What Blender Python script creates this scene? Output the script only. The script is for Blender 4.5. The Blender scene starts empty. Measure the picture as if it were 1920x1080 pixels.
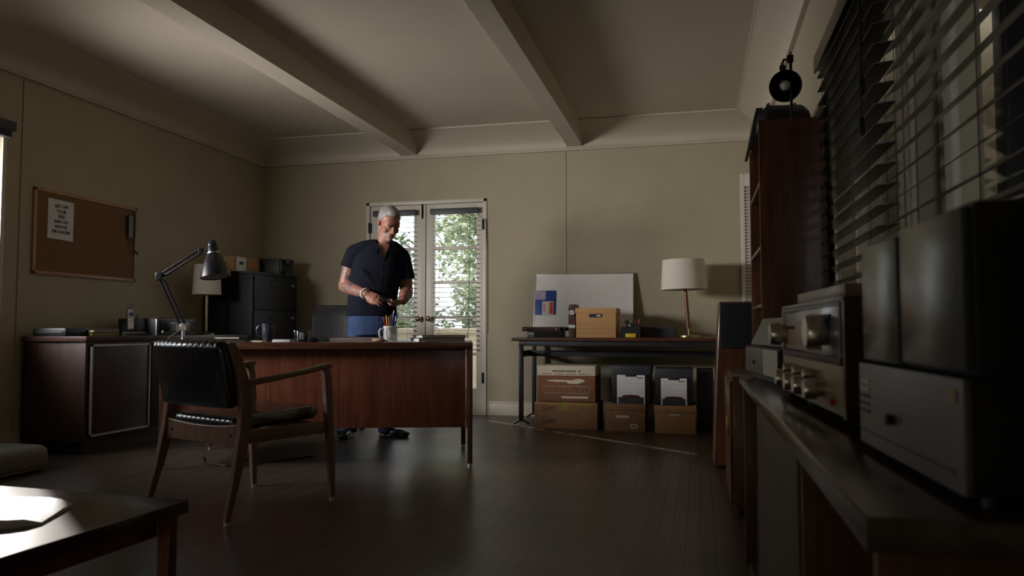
import bpy, bmesh, math, random
from mathutils import Vector, Matrix, Euler
PI = math.pi
random.seed(4)
sc = bpy.context.scene
COL = sc.collection

# ------------------------------------------------------------------ camera, world, lights, exposure
cd = bpy.data.cameras.new('camera'); cam = bpy.data.objects.new('camera', cd); COL.objects.link(cam)
sc.camera = cam
FPX = 1450.0
cd.sensor_width = 36.0; cd.lens = FPX / 1920 * 36.0; cd.clip_start = 0.02; cd.clip_end = 200
yaw = math.atan(350 / math.hypot(FPX, 77)); pit = math.atan(77 / FPX)
cam.location = (0, 0, 0.85); cam.rotation_euler = (PI / 2 + pit, 0, yaw)
cd.dof.use_dof = True; cd.dof.focus_distance = 6.2; cd.dof.aperture_fstop = 5.6

w = bpy.data.worlds.new('world'); sc.world = w; w.use_nodes = True
nt = w.node_tree; nt.nodes.clear()
wo = nt.nodes.new('ShaderNodeOutputWorld'); bg = nt.nodes.new('ShaderNodeBackground')
sky = nt.nodes.new('ShaderNodeTexSky'); sky.sky_type = 'HOSEK_WILKIE'; sky.sun_direction = (-0.70, 0.58, 0.40); sky.turbidity = 4
mixw = nt.nodes.new('ShaderNodeMixRGB'); mixw.inputs[0].default_value = 0.75; mixw.inputs[2].default_value = (0.82, 0.90, 1.0, 1)
nt.links.new(sky.outputs[0], mixw.inputs[1]); nt.links.new(mixw.outputs[0], bg.inputs[0]); nt.links.new(bg.outputs[0], wo.inputs[0])
bg.inputs[1].default_value = 2.2

def light(name, kind, loc, rot, energy, color, **kw):
    l = bpy.data.lights.new(name, kind); o = bpy.data.objects.new(name, l); COL.objects.link(o)
    o.location = loc; o.rotation_euler = rot; l.energy = energy; l.color = color
    for k, v in kw.items(): setattr(l, k, v)
    return o
def aim(d): return Vector(d).to_track_quat('-Z', 'Y').to_euler()
# low morning sun from beyond the garden, coming in through the french door and the left window
light('sun', 'SUN', (-6, 12, 6), aim((0.772, -0.634, -0.36)), 13, (1.0, 0.95, 0.88), angle=0.01)
# daylight of the big left window (sky seen through it)
light('window_daylight', 'AREA', (-4.80, 3.25, 1.66), aim((.70, 0.71, -0.05)), 54, (1.0, 0.97, 0.94), shape='RECTANGLE', size=1.6, size_y=.55, spread=math.radians(96))

vs = sc.view_settings
vs.view_transform = 'Standard'; vs.look = 'None'; vs.gamma = 1.0; vs.use_curve_mapping = False; vs.exposure = 0.0
sc.cycles.use_denoising = True
sc.cycles.max_bounces = 10; sc.cycles.transparent_max_bounces = 16; sc.cycles.sample_clamp_indirect = 4.0

# ------------------------------------------------------------------ materials
MATS = {}
def _new(name):
    m = bpy.data.materials.new(name); m.use_nodes = True; MATS[name] = m
    return m, m.node_tree, m.node_tree.nodes['Principled BSDF']
def _in(b, k, v):
    if k in b.inputs: b.inputs[k].default_value = v
def mat(name, c, rough=0.6, metal=0.0, var=0.12, scale=12.0, bump=0.0, coat=0.0, spec=0.5, emit=None, est=0, stretch=(1, 1, 1), sheen=0):
    m, t, b = _new(name)
    L = t.links.new
    tc = t.nodes.new('ShaderNodeTexCoord'); mp = t.nodes.new('ShaderNodeMapping'); mp.inputs['Scale'].default_value = stretch
    nz = t.nodes.new('ShaderNodeTexNoise'); nz.inputs['Scale'].default_value = scale; nz.inputs['Detail'].default_value = 5
    L(tc.outputs['Object'], mp.inputs[0]); L(mp.outputs[0], nz.inputs['Vector'])
    cr = t.nodes.new('ShaderNodeValToRGB')
    cr.color_ramp.elements[0].position = .3; cr.color_ramp.elements[1].position = .7
    cr.color_ramp.elements[0].color = tuple(x * (1 - var) for x in c) + (1,)
    cr.color_ramp.elements[1].color = tuple(min(1, x * (1 + var)) for x in c) + (1,)
    L(nz.outputs['Fac'], cr.inputs[0]); L(cr.outputs[0], b.inputs['Base Color'])
    _in(b, 'Roughness', rough); _in(b, 'Metallic', metal); _in(b, 'Coat Weight', coat); _in(b, 'Coat Roughness', .12)
    _in(b, 'Specular IOR Level', spec); _in(b, 'Sheen Weight', sheen)
    if bump:
        bp = t.nodes.new('ShaderNodeBump'); bp.inputs['Strength'].default_value = bump; bp.inputs['Distance'].default_value = .004
        L(nz.outputs['Fac'], bp.inputs['Height']); L(bp.outputs[0], b.inputs['Normal'])
    if emit: _in(b, 'Emission Color', emit + (1,)); _in(b, 'Emission Strength', est)
    return m
def wood(name, c1, c2, rough=.35, stretch=(14, 14, 1.2), coat=.2, scale=3.0):
    m, t, b = _new(name); L = t.links.new
    tc = t.nodes.new('ShaderNodeTexCoord'); mp = t.nodes.new('ShaderNodeMapping'); mp.inputs['Scale'].default_value = stretch
    nz = t.nodes.new('ShaderNodeTexNoise'); nz.inputs['Scale'].default_value = scale; nz.inputs['Detail'].default_value = 8; nz.inputs['Distortion'].default_value = .6
    L(tc.outputs['Object'], mp.inputs[0]); L(mp.outputs[0], nz.inputs['Vector'])
    cr = t.nodes.new('ShaderNodeValToRGB')
    cr.color_ramp.elements[0].position = .35; cr.color_ramp.elements[1].position = .65
    cr.color_ramp.elements[0].color = c1 + (1,); cr.color_ramp.elements[1].color = c2 + (1,)
    L(nz.outputs['Fac'], cr.inputs[0]); L(cr.outputs[0], b.inputs['Base Color'])
    _in(b, 'Roughness', rough); _in(b, 'Coat Weight', coat); _in(b, 'Coat Roughness', .15)
    return m
def plank_floor(name):
    m, t, b = _new(name); L = t.links.new
    tc = t.nodes.new('ShaderNodeTexCoord'); mp = t.nodes.new('ShaderNodeMapping'); mp.inputs['Rotation'].default_value = (0, 0, PI / 2)
    br = t.nodes.new('ShaderNodeTexBrick'); br.inputs['Scale'].default_value = 1.0
    br.inputs['Brick Width'].default_value = 1.4; br.inputs['Row Height'].default_value = .058; br.inputs['Mortar Size'].default_value = .0022
    br.inputs['Mortar Smooth'].default_value = .4; br.inputs['Bias'].default_value = 0; br.offset = .37; br.offset_frequency = 3
    br.inputs['Color1'].default_value = (.070, .048, .034, 1); br.inputs['Color2'].default_value = (.095, .068, .048, 1); br.inputs['Mortar'].default_value = (.008, .006, .004, 1)
    L(tc.outputs['Object'], mp.inputs[0]); L(mp.outputs[0], br.inputs['Vector'])
    mp2 = t.nodes.new('ShaderNodeMapping'); mp2.inputs['Scale'].default_value = (30, 2, 1)
    nz = t.nodes.new('ShaderNodeTexNoise'); nz.inputs['Scale'].default_value = 2; nz.inputs['Detail'].default_value = 6
    L(tc.outputs['Object'], mp2.inputs[0]); L(mp2.outputs[0], nz.inputs['Vector'])
    mx = t.nodes.new('ShaderNodeMixRGB'); mx.blend_type = 'MULTIPLY'; mx.inputs[0].default_value = .5
    L(br.outputs['Color'], mx.inputs[1]); L(nz.outputs['Color'], mx.inputs[2]); L(mx.outputs[0], b.inputs['Base Color'])
    nz2 = t.nodes.new('ShaderNodeTexNoise'); nz2.inputs['Scale'].default_value = 1.6; nz2.inputs['Detail'].default_value = 6
    L(tc.outputs['Object'], nz2.inputs['Vector'])
    mr = t.nodes.new('ShaderNodeMapRange'); mr.inputs['To Min'].default_value = .24; mr.inputs['To Max'].default_value = .46
    L(nz2.outputs['Fac'], mr.inputs['Value']); L(mr.outputs[0], b.inputs['Roughness'])
    ad = t.nodes.new('ShaderNodeMath'); ad.operation = 'MULTIPLY_ADD'; ad.inputs[1].default_value = -1; ad.inputs[2].default_value = 1
    L(br.outputs['Fac'], ad.inputs[0])
    bp = t.nodes.new('ShaderNodeBump'); bp.inputs['Strength'].default_value = .5; bp.inputs['Distance'].default_value = .003
    L(ad.outputs[0], bp.inputs['Height'])
    bp2 = t.nodes.new('ShaderNodeBump'); bp2.inputs['Strength'].default_value = .12; bp2.inputs['Distance'].default_value = .004
    L(nz.outputs['Fac'], bp2.inputs['Height']); L(bp.outputs[0], bp2.inputs['Normal']); L(bp2.outputs[0], b.inputs['Normal'])
    return m
def glass(name, tint=(1, 1, 1), refl=.08):
    m, t, b = _new(name); L = t.links.new; t.nodes.remove(b)
    o = t.nodes['Material Output']; tr = t.nodes.new('ShaderNodeBsdfTransparent'); gl = t.nodes.new('ShaderNodeBsdfGlossy'); gl.inputs['Roughness'].default_value = .02
    tr.inputs[0].default_value = tint + (1,)
    lw = t.nodes.new('ShaderNodeLayerWeight'); lw.inputs[0].default_value = .5
    pw = t.nodes.new('ShaderNodeMath'); pw.operation = 'POWER'; pw.inputs[1].default_value = 5; L(lw.outputs['Facing'], pw.inputs[0])
    fr = t.nodes.new('ShaderNodeMath'); fr.operation = 'MULTIPLY_ADD'; fr.inputs[1].default_value = .9; fr.inputs[2].default_value = .04; L(pw.outputs[0], fr.inputs[0])
    mx = t.nodes.new('ShaderNodeMixShader'); L(fr.outputs[0], mx.inputs[0]); L(tr.outputs[0], mx.inputs[1]); L(gl.outputs[0], mx.inputs[2]); L(mx.outputs[0], o.inputs[0])
    return m
def leafmat(name, c):
    m, t, b = _new(name); L = t.links.new; t.nodes.remove(b)
    o = t.nodes['Material Output']; d = t.nodes.new('ShaderNodeBsdfDiffuse'); tr = t.nodes.new('ShaderNodeBsdfTranslucent')
    tc = t.nodes.new('ShaderNodeTexCoord'); nz = t.nodes.new('ShaderNodeTexNoise'); nz.inputs['Scale'].default_value = 3
    L(tc.outputs['Object'], nz.inputs['Vector'])
    cr = t.nodes.new('ShaderNodeValToRGB'); cr.color_ramp.elements[0].position = .35; cr.color_ramp.elements[1].position = .65
    cr.color_ramp.elements[0].color = tuple(x * .6 for x in c) + (1,); cr.color_ramp.elements[1].color = c + (1,)
    L(nz.outputs['Fac'], cr.inputs[0])
    mx = t.nodes.new('ShaderNodeMixShader'); mx.inputs[0].default_value = .45
    L(cr.outputs[0], d.inputs[0]); L(cr.outputs[0], tr.inputs[0]); L(d.outputs[0], mx.inputs[1]); L(tr.outputs[0], mx.inputs[2]); L(mx.outputs[0], o.inputs[0])
    return m
def skinmat(name, c, tattoo=False):
    m, t, b = _new(name); L = t.links.new
    tc = t.nodes.new('ShaderNodeTexCoord'); nz = t.nodes.new('ShaderNodeTexNoise'); nz.inputs['Scale'].default_value = 9; nz.inputs['Detail'].default_value = 6
    L(tc.outputs['Object'], nz.inputs['Vector'])
    cr = t.nodes.new('ShaderNodeValToRGB'); cr.color_ramp.elements[0].position = .3; cr.color_ramp.elements[1].position = .7
    cr.color_ramp.elements[0].color = tuple(x * .82 for x in c) + (1,); cr.color_ramp.elements[1].color = tuple(x * 1.1 for x in c) + (1,)
    L(nz.outputs['Fac'], cr.inputs[0]); out = cr.outputs[0]
    if tattoo:
        n2 = t.nodes.new('ShaderNodeTexNoise'); n2.inputs['Scale'].default_value = 26; n2.inputs['Detail'].default_value = 3; n2.inputs['Distortion'].default_value = 2.2
        L(tc.outputs['Object'], n2.inputs['Vector'])
        c2 = t.nodes.new('ShaderNodeValToRGB'); c2.color_ramp.elements[0].position = .50; c2.color_ramp.elements[1].position = .56
        c2.color_ramp.elements[0].color = (0, 0, 0, 1); c2.color_ramp.elements[1].color = (.8, .8, .8, 1)
        L(n2.outputs['Fac'], c2.inputs[0])
        mx = t.nodes.new('ShaderNodeMixRGB'); mx.inputs[2].default_value = (.07, .075, .10, 1)
        L(c2.outputs[0], mx.inputs[0]); L(out, mx.inputs[1]); out = mx.outputs[0]
    L(out, b.inputs['Base Color']); _in(b, 'Roughness', .5); _in(b, 'Subsurface Weight', .08)
    return m

M_wall = mat('wall_paint', (.385, .335, .230), .75, var=.05, scale=3, bump=.05)
M_wallL = M_wall
M_ceil = mat('ceiling_paint', (.50, .44, .35), .7, var=.04, scale=2, bump=.03)
M_trim = mat('trim_paint', (.52, .46, .37), .45, var=.04, scale=4)
M_door = mat('door_paint', (.60, .55, .47), .4, var=.04, scale=4)
M_floor = plank_floor('floor_planks')
M_walnut = wood('walnut', (.058, .021, .011), (.115, .042, .020), .32)
M_walnutH = wood('walnut_across', (.058, .021, .011), (.115, .042, .020), .32, stretch=(1.2, 14, 14))
M_walnutY = wood('walnut_lengthwise', (.058, .021, .011), (.115, .042, .020), .30, stretch=(14, 1.2, 14))
M_chairwood = wood('chair_wood', (.15, .078, .050), (.22, .12, .08), .38)
M_redwood = wood('reddish_wood', (.13, .035, .018), (.21, .065, .03), .35)
M_darkwood = wood('dark_cabinet_wood', (.024, .011, .008), (.042, .019, .013), .38)
M_darkwoodY = wood('dark_cabinet_wood_lengthwise', (.030, .014, .010), (.055, .024, .016), .35, stretch=(14, 1.2, 14))
M_credtop = wood('console_top_wood', (.045, .034, .026), (.075, .055, .042), .22, stretch=(14, 1.2, 14), coat=.4)
M_coffee = wood('coffee_table_wood', (.040, .028, .028), (.055, .040, .038), .24, stretch=(14, 1.5, 14), coat=.5)
M_pine = wood('cork_frame_wood', (.33, .17, .075), (.42, .23, .11), .5)
M_blackmetal = mat('black_metal', (.005, .005, .007), .48, 0.0, var=.1, spec=.3)
M_blackpaint = mat('black_enamel', (.007, .007, .010), .28, 0, var=.1, coat=.25)
M_black = mat('black_plastic', (.008, .008, .009), .45, var=.1)
M_blackgloss = mat('black_gloss_plastic', (.010, .010, .012), .12, var=.1)
M_steel = mat('grey_steel', (.055, .058, .065), .4, .7, var=.1)
M_chrome = mat('chrome', (.80, .79, .78), .28, 1, var=.03)
M_brass = mat('brass', (.62, .50, .27), .28, 1, var=.08)
M_brassold = mat('aged_brass', (.45, .37, .24), .3, 1, var=.15)
M_silver = mat('brushed_silver', (.20, .197, .20), .42, .6, var=.06, scale=4, stretch=(1, 40, 40))
M_gold = mat('champagne_faceplate', (.26, .21, .12), .42, .55, var=.06)
M_leather = mat('black_leather', (.012, .012, .016), .24, var=.15, scale=90, bump=.2, coat=.7)
M_cork = mat('cork', (.20, .105, .042), .9, var=.28, scale=160, bump=.2)
M_paper = mat('white_paper', (.68, .67, .68), .7, var=.03)
M_cream = mat('cream_paper', (.55, .48, .36), .75, var=.05)
M_card = mat('cardboard', (.38, .215, .095), .85, var=.08, scale=30, bump=.05)
M_cardlight = mat('kraft_cardboard_light', (.50, .28, .12), .85, var=.05, scale=30)
M_carddark = mat('kraft_cardboard_dark', (.23, .12, .055), .85, var=.10, scale=20)
M_ink = mat('black_ink', (.01, .01, .012), .6, var=.02)
M_inkbrown = mat('brown_ink', (.14, .045, .02), .7, var=.08)
M_shade = mat('lamp_shade_linen', (.62, .57, .49), .85, var=.05, scale=120, bump=.1)
M_whiteboard = mat('whiteboard_surface', (.82, .80, .79), .25, var=.02)
M_alu = mat('aluminium', (.55, .55, .55), .35, .9, var=.04)
M_blue = mat('blue_print', (.02, .06, .30), .4, var=.08)
M_red = mat('red_print', (.55, .03, .02), .4, var=.05)
M_orange = mat('orange_print', (.62, .20, .07), .4, var=.05)
M_lavender = mat('lavender_print', (.42, .38, .52), .5, var=.25, scale=60)
M_yellow = mat('yellow_plastic', (.65, .45, .02), .5, var=.05)
M_greytape = mat('yellow_tape', (.26, .24, .03), .4, var=.1)
M_maroon = mat('maroon_cover', (.075, .015, .018), .5, var=.1)
M_bookbrown = mat('brown_book_cover', (.085, .035, .018), .5, var=.3, scale=40)
M_greyplastic = mat('grey_plastic', (.19, .19, .18), .5, var=.06)
M_slate = mat('dark_slate_plastic', (.030, .033, .042), .5, var=.08)
M_denim = mat('denim', (.018, .042, .115), .85, var=.25, scale=45, bump=.2, stretch=(1, 1, .3))
M_shirt = mat('navy_cotton', (.0045, .0055, .013), .9, var=.15, scale=30, bump=.12, spec=.2)
M_skin = skinmat('skin', (.33, .14, .095))
M_tattoo = skinmat('tattooed_skin', (.33, .14, .095), True)
M_stubble = mat('grey_stubble_skin', (.34, .20, .155), .6, var=.2, scale=160)
M_lips = mat('lips', (.30, .13, .10), .45, var=.05)
M_hair = mat('silver_hair', (.235, .222, .212), .6, var=.35, scale=90, stretch=(1, 1, .3), bump=.6)
M_brow = mat('dark_grey_brow', (.07, .055, .045), .7, var=.2, scale=120)
M_eye = mat('eye_white', (.7, .68, .65), .2, var=.02)
M_shoe = mat('black_shoe_leather', (.010, .010, .011), .3, var=.1)
M_blind = mat('door_blind_slat', (.50, .47, .42), .5, var=.06)
M_blinddark = wood('dark_blind_wood', (.020, .013, .010), (.035, .024, .018), .3, stretch=(14, 1.2, 14))
M_cord = mat('blind_cord', (.10, .08, .06), .8)
M_shutter = mat('shutter_paint', (.62, .58, .52), .5, var=.03)
M_cushion = mat('grey_beige_upholstery', (.16, .15, .12), .55, var=.08, scale=50, bump=.1)
M_glass = glass('clear_glass')
M_smoke = mat('smoked_glass_panel', (.055, .06, .06), .22, .0, var=.1, scale=2, spec=.8)
M_mirrorgrey = mat('amber_dial_panel', (.46, .29, .20), .5, .0, var=.08, scale=5)
M_dialblue = mat('blue_grey_dial_glass', (.16, .17, .21), .15, .3, var=.08, scale=5)
M_leaf = leafmat('leaf_green', (.44, .52, .33))
M_leafdk = leafmat('leaf_dark_green', (.20, .28, .15))
M_bark = mat('bark', (.09, .07, .05), .9, var=.3, scale=20, bump=.5)
M_stucco = mat('garden_wall_stucco', (.82, .74, .58), .9, var=.05, scale=15, bump=.2)
M_ground = mat('garden_paving', (.38, .35, .29), .9, var=.12, scale=5)
M_hall = mat('porch_wall_paint', (.45, .38, .25), .8, var=.05, scale=3)
M_ceramic = mat('white_ceramic', (.66, .65, .64), .2, var=.03, coat=.4)
M_navyceramic = mat('dark_blue_ceramic', (.030, .034, .055), .28, var=.1, coat=.3)
M_cloth = mat('speaker_cloth', (.006, .006, .007), .9, var=.2, scale=200)
M_bulb = mat('frosted_bulb', (.6, .6, .58), .35, var=.02)
M_shadein = mat('lamp_shade_lining', (.42, .40, .38), .5, var=.03)
M_pink = mat('pink_folder', (.34, .16, .13), .6, var=.06)
M_tan = mat('tan_folder', (.45, .30, .20), .7, var=.05)
M_tealbook = mat('grey_book_cover', (.13, .11, .09), .5, var=.1)
M_penblue = mat('blue_pen_plastic', (.02, .02, .40), .3); M_penred = mat('red_pen_plastic', (.5, .03, .02), .3)
M_oncebrown = mat('brown_print_stripes', (.17, .062, .028), .8, var=.1)

# ------------------------------------------------------------------ mesh helpers
class MB:
    def __init__(s): s.bm = bmesh.new()
    def _mi(s, faces, m):
        for f in faces: f.material_index = m
    def _xf(s, verts, M):
        if M is not None: bmesh.ops.transform(s.bm, matrix=M, verts=verts)
    def box(s, a, b, bev=0, m=0, M=None, seg=2):
        c = [(a[i] + b[i]) / 2 for i in range(3)]; d = [abs(b[i] - a[i]) for i in range(3)]
        r = bmesh.ops.create_cube(s.bm, size=1, matrix=Matrix.Translation(c) @ Matrix.Diagonal((d[0], d[1], d[2], 1)))
        vs = r['verts']; fs = set(f for v in vs for f in v.link_faces)
        if bev:
            es = list(set(e for v in vs for e in v.link_edges))
            rb = bmesh.ops.bevel(s.bm, geom=es, offset=min(bev, min(d) * .45), segments=seg, affect='EDGES', profile=.6)
            fs = set(rb['faces']) | set(f for f in fs if f.is_valid)
            vs = list(set(v for f in fs for v in f.verts))
        s._mi(fs, m); s._xf(vs, M); return s
    def prism(s, pts, z0, z1, m=0, M=None):
        n = len(pts)
        lo = [s.bm.verts.new((p[0], p[1], z0)) for p in pts]; hi = [s.bm.verts.new((p[0], p[1], z1)) for p in pts]
        fs = [s.bm.faces.new(lo[::-1]), s.bm.faces.new(hi)]
        for i in range(n): fs.append(s.bm.faces.new((lo[i], lo[(i + 1) % n], hi[(i + 1) % n], hi[i])))
        s._mi(fs, m); s._xf(lo + hi, M); return s
    def lathe(s, prof, n=28, m=0, M=None, cap=True):
        rings = []; allv = []
        for r, z in prof:
            rg = [s.bm.verts.new((r * math.cos(2 * PI * i / n), r * math.sin(2 * PI * i / n), z)) for i in range(n)]
            rings.append(rg); allv += rg
        fs = []
        for a, b in zip(rings, rings[1:]):
            for i in range(n): fs.append(s.bm.faces.new((a[i], a[(i + 1) % n], b[(i + 1) % n], b[i])))
        if cap: fs.append(s.bm.faces.new(rings[0][::-1])); fs.append(s.bm.faces.new(rings[-1]))
        s._mi(fs, m); s._xf(allv, M); return s
    def cyl(s, p0, p1, r0, r1=None, n=16, m=0):
        r1 = r0 if r1 is None else r1; p0 = Vector(p0); p1 = Vector(p1); d = p1 - p0
        M = Matrix.Translation(p0) @ d.to_track_quat('Z', 'Y').to_matrix().to_4x4()
        return s.lathe([(r0, 0), (r1, d.length)], n, m, M)
    def tube(s, pts, r, n=8, m=0):
        pts = [Vector(p) for p in pts]; rings = []
        for i, p in enumerate(pts):
            d = (pts[min(i + 1, len(pts) - 1)] - pts[max(i - 1, 0)]).normalized()
            q = d.to_track_quat('Z', 'Y').to_matrix()
            if rings and i:
                pass
            rr = r[i] if isinstance(r, (list, tuple)) else r
            rings.append([s.bm.verts.new(p + q @ Vector((rr * math.cos(2 * PI * k / n), rr * math.sin(2 * PI * k / n), 0))) for k in range(n)])
        fs = []
        for a, b in zip(rings, rings[1:]):
            # align start index to the nearest vertex to avoid twists
            off = min(range(n), key=lambda k: (b[k].co - a[0].co).length)
            bb = b[off:] + b[:off]; b[:] = bb
            for i in range(n): fs.append(s.bm.faces.new((a[i], a[(i + 1) % n], b[(i + 1) % n], b[i])))
        fs.append(s.bm.faces.new(rings[0][::-1])); fs.append(s.bm.faces.new(rings[-1]))
        s._mi(fs, m); return s
    def ell(s, c, r, m=0, M=None, sub=3, R=None):
        X = Matrix.Translation(c)
        if R is not None: X = X @ R.to_4x4()
        X = X @ Matrix.Diagonal((r[0], r[1], r[2], 1))
        if M is not None: X = M @ X
        v = bmesh.ops.create_icosphere(s.bm, subdivisions=sub, radius=1, matrix=X)['verts']
        s._mi(set(f for q in v for f in q.link_faces), m); return s
    def chain(s, pr, M=None, n=14):
        for (p, r) in pr: s.ell(M @ Vector(p) if M is not None else p, (r, r, r), sub=2)
        for (p, r), (q, t) in zip(pr, pr[1:]):
            if M is not None: p = M @ Vector(p); q = M @ Vector(q)
            s.cyl(p, q, r, t, n)
        return s
    def loft(s, rings, m=0, cap=True):
        R = [[s.bm.verts.new(p) for p in rg] for rg in rings]; fs = []; n = len(R[0])
        for a, b in zip(R, R[1:]):
            for i in range(n): fs.append(s.bm.faces.new((a[i], a[(i + 1) % n], b[(i + 1) % n], b[i])))
        if cap: fs.append(s.bm.faces.new(R[0][::-1])); fs.append(s.bm.faces.new(R[-1]))
        s._mi(fs, m); return s
    def build(s, name, mats, parent=None, smooth=True, ang=38):
        bm = s.bm; bmesh.ops.recalc_face_normals(bm, faces=bm.faces)
        if smooth:
            for f in bm.faces: f.smooth = True
            ca = math.radians(ang)
            for e in bm.edges:
                if len(e.link_faces) == 2: e.smooth = e.calc_face_angle(0) < ca
        me = bpy.data.meshes.new(name); bm.to_mesh(me); bm.free()
        if not isinstance(mats, (list, tuple)): mats = [mats]
        for m in mats: me.materials.append(m)
        o = bpy.data.objects.new(name, me); COL.objects.link(o)
        if parent is not None: o.parent = parent
        return o
def B(*boxes, bev=0):
    mb = MB()
    for a, b in boxes: mb.box(a, b, bev)
    return mb
def thing(name, label, cat, loc=(0, 0, 0), rz=0, group=None):
    o = bpy.data.objects.new(name, None); COL.objects.link(o); o.empty_display_size = .1
    o.location = loc; o.rotation_euler = (0, 0, math.radians(rz)); o['label'] = label; o['category'] = cat
    if group: o['group'] = group
    return o
def tag(o, label, cat, group=None, kind=None):
    o['label'] = label; o['category'] = cat
    if group: o['group'] = group
    if kind: o['kind'] = kind
    return o
def struct(name, mb, m, **k):
    o = mb.build(name, m, **k); o['kind'] = 'structure'; return o
def dup(o, parent=None):
    c = o.copy(); COL.objects.link(c)
    if parent is not None: c.parent = parent
    for ch in list(o.children): dup(ch, c)
    return c
def text(s, size, M, m, parent, bold=.0, align='CENTER', sx=1.0, sp=1.0, thick=.0004, name='lettering'):
    cu = bpy.data.curves.new('t', 'FONT'); cu.body = s; cu.size = size; cu.align_x = align; cu.align_y = 'CENTER'
    cu.extrude = thick; cu.offset = bold * size; cu.space_line = sp
    o = bpy.data.objects.new('t', cu); COL.objects.link(o)
    dg = bpy.context.evaluated_depsgraph_get(); me = bpy.data.meshes.new_from_object(o.evaluated_get(dg))
    me.transform(M @ Matrix.Diagonal((sx, 1, 1, 1))); me.materials.clear(); me.materials.append(m); me.name = name
    bpy.data.objects.remove(o); bpy.data.curves.remove(cu)
    p = bpy.data.objects.new(name, me); COL.objects.link(p); p.parent = parent
    return p
def T(x, y, z): return Matrix.Translation((x, y, z))
def RX(a): return Matrix.Rotation(math.radians(a), 4, 'X')
def RY(a): return Matrix.Rotation(math.radians(a), 4, 'Y')
def RZ(a): return Matrix.Rotation(math.radians(a), 4, 'Z')
FRONT = RX(90)                                # text in XY plane -> facing -Y
FACEX = RZ(90) @ RX(90)                       # facing +X

# ------------------------------------------------------------------ ROOM
XL, XR, YB, YF, ZC = -4.564, 0.60, 7.448, -1.6, 2.82
struct('floor', B(((XL - .2, YF - .2, -.06), (XR + .2, YB + .25, 0))), M_floor)
struct('ceiling', B(((XL - .2, YF - .2, ZC), (XR + .2, YB + .25, ZC + .08))), M_ceil)
DX0, DX1, DZ = -3.355, -2.055, 2.165
struct('wall_back', B(((XL - .2, YB, 0), (DX0, YB + .16, ZC)), ((DX1, YB, 0), (XR + .2, YB + .16, ZC)), ((DX0, YB, DZ), (DX1, YB + .16, ZC))), M_wall)
LW0, LW1, LWZ0, LWZ1 = 2.30, 4.215, .92, 2.16
struct('wall_left', B(((XL - .12, YF, 0), (XL, .15, ZC)), ((XL - .12, 1.35, 0), (XL, LW0, ZC)), ((XL - .12, .15, 0), (XL, 1.35, LWZ0)), ((XL - .12, .15, LWZ1), (XL, 1.35, ZC)), ((XL - .12, LW1, 0), (XL, YB, ZC)), ((XL - .12, LW0, 0), (XL, LW1, LWZ0)), ((XL - .12, LW0, LWZ1), (XL, LW1, ZC))), M_wall)
RWs = [(2.50, 3.56), (.30, 2.36)]; RZ0, RZ1 = .92, 2.02
mb = MB()
for a, b in ((YF, .30), (2.36, 2.50), (3.56, YB)): mb.box((XR, a, 0), (XR + .16, b, ZC))
for a, b in RWs: mb.box((XR, a, 0), (XR + .16, b, RZ0)); mb.box((XR, a, RZ1), (XR + .16, b, ZC))
struct('wall_right', mb, M_wall)
struct('wall_front', B(((XL - .2, YF - .16, 0), (XR + .2, YF, ZC))), M_wall)
# coves between walls and ceiling (mitred, concave) with a picture rail under them
def cove(name, p0, p1, inset0, inset1, inward):
    # p0,p1 wall ends; inward unit vector; mitre by insets at the two ends
    d = (Vector(p1) - Vector(p0)).normalized(); inw = Vector(inward); rings = []
    prof = [(0.0, 2.600), (.030, 2.600), (.034, 2.612), (.028, 2.622), (.022, 2.632), (.020, 2.640)]
    N = 10
    for i in range(1, N + 1):
        u = i / N
        prof.append((.020 + (1 - .02) * (u ** 1.55), 2.640 + (ZC - .012 - 2.640) * (u ** .72)))
    prof2 = prof[:]
    return prof2
def cove_mesh(name, x0, y0, x1, y1, ins, end0, end1, inw):
    """run from (x0,y0) to (x1,y1); ins = inset of this cove, end0/end1 = how far the mitre shortens each end"""
    d = Vector((x1 - x0, y1 - y0)).normalized(); n = Vector(inw); prof = cove(name, (0, 0, 0), (1, 0, 0), 0, 0, (0, 1, 0))
    rings = []
    for t, e in ((0, end0), (1, end1)):
        rg = []
        for k, (q, z) in enumerate(prof):
            u = q if k < 6 else .02 + (q - .02) * (ins - .02)
            frac = u / ins
            sh = e * frac if t == 0 else -e * frac
            base = Vector((x0, y0)) if t == 0 else Vector((x1, y1))
            p = base + n * u + d * sh
            rg.append((p.x, p.y, z))
        e_ = Vector((x0, y0)) if t == 0 else Vector((x1, y1))
        u = ins + .012
        p = e_ + n * u + d * (e * u / ins if t == 0 else -e * u / ins); rg.append((p.x, p.y, ZC - .012)); rg.append((p.x, p.y, ZC + .01)); rg.append((e_.x, e_.y, ZC + .01))
        rings.append(rg)
    mb = MB(); mb.loft(rings)
    return struct(name, mb, M_ceil, ang=30)
cove_mesh('trim_1', XL, YB, XR, YB, .34, .27, .23, (0, -1))
cove_mesh('trim_2', XL, YF, XL, YB, .27, .0, .34, (1, 0))
cove_mesh('trim_3', XR, YF, XR, YB, .23, .0, .34, (-1, 0))
# ceiling beams running into the back cove, ends curving down
for i, (xa, xb, xt) in enumerate(((-2.97, -2.80, -2.77), (-1.235, -1.09, -1.075))):
    mb = MB(); rings = []
    for y, zb in ((YF, 2.655), (YB - .28, 2.655), (YB - .18, 2.651), (YB - .08, 2.644), (YB - .005, 2.636)):
        rings.append([(xa, y, zb), (xb, y, zb), (xt, y, ZC + .01), (xa - .02, y, ZC + .01)])
    mb.loft(rings); struct('trim_%d' % (4 + i), mb, M_ceil, ang=25)
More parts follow.
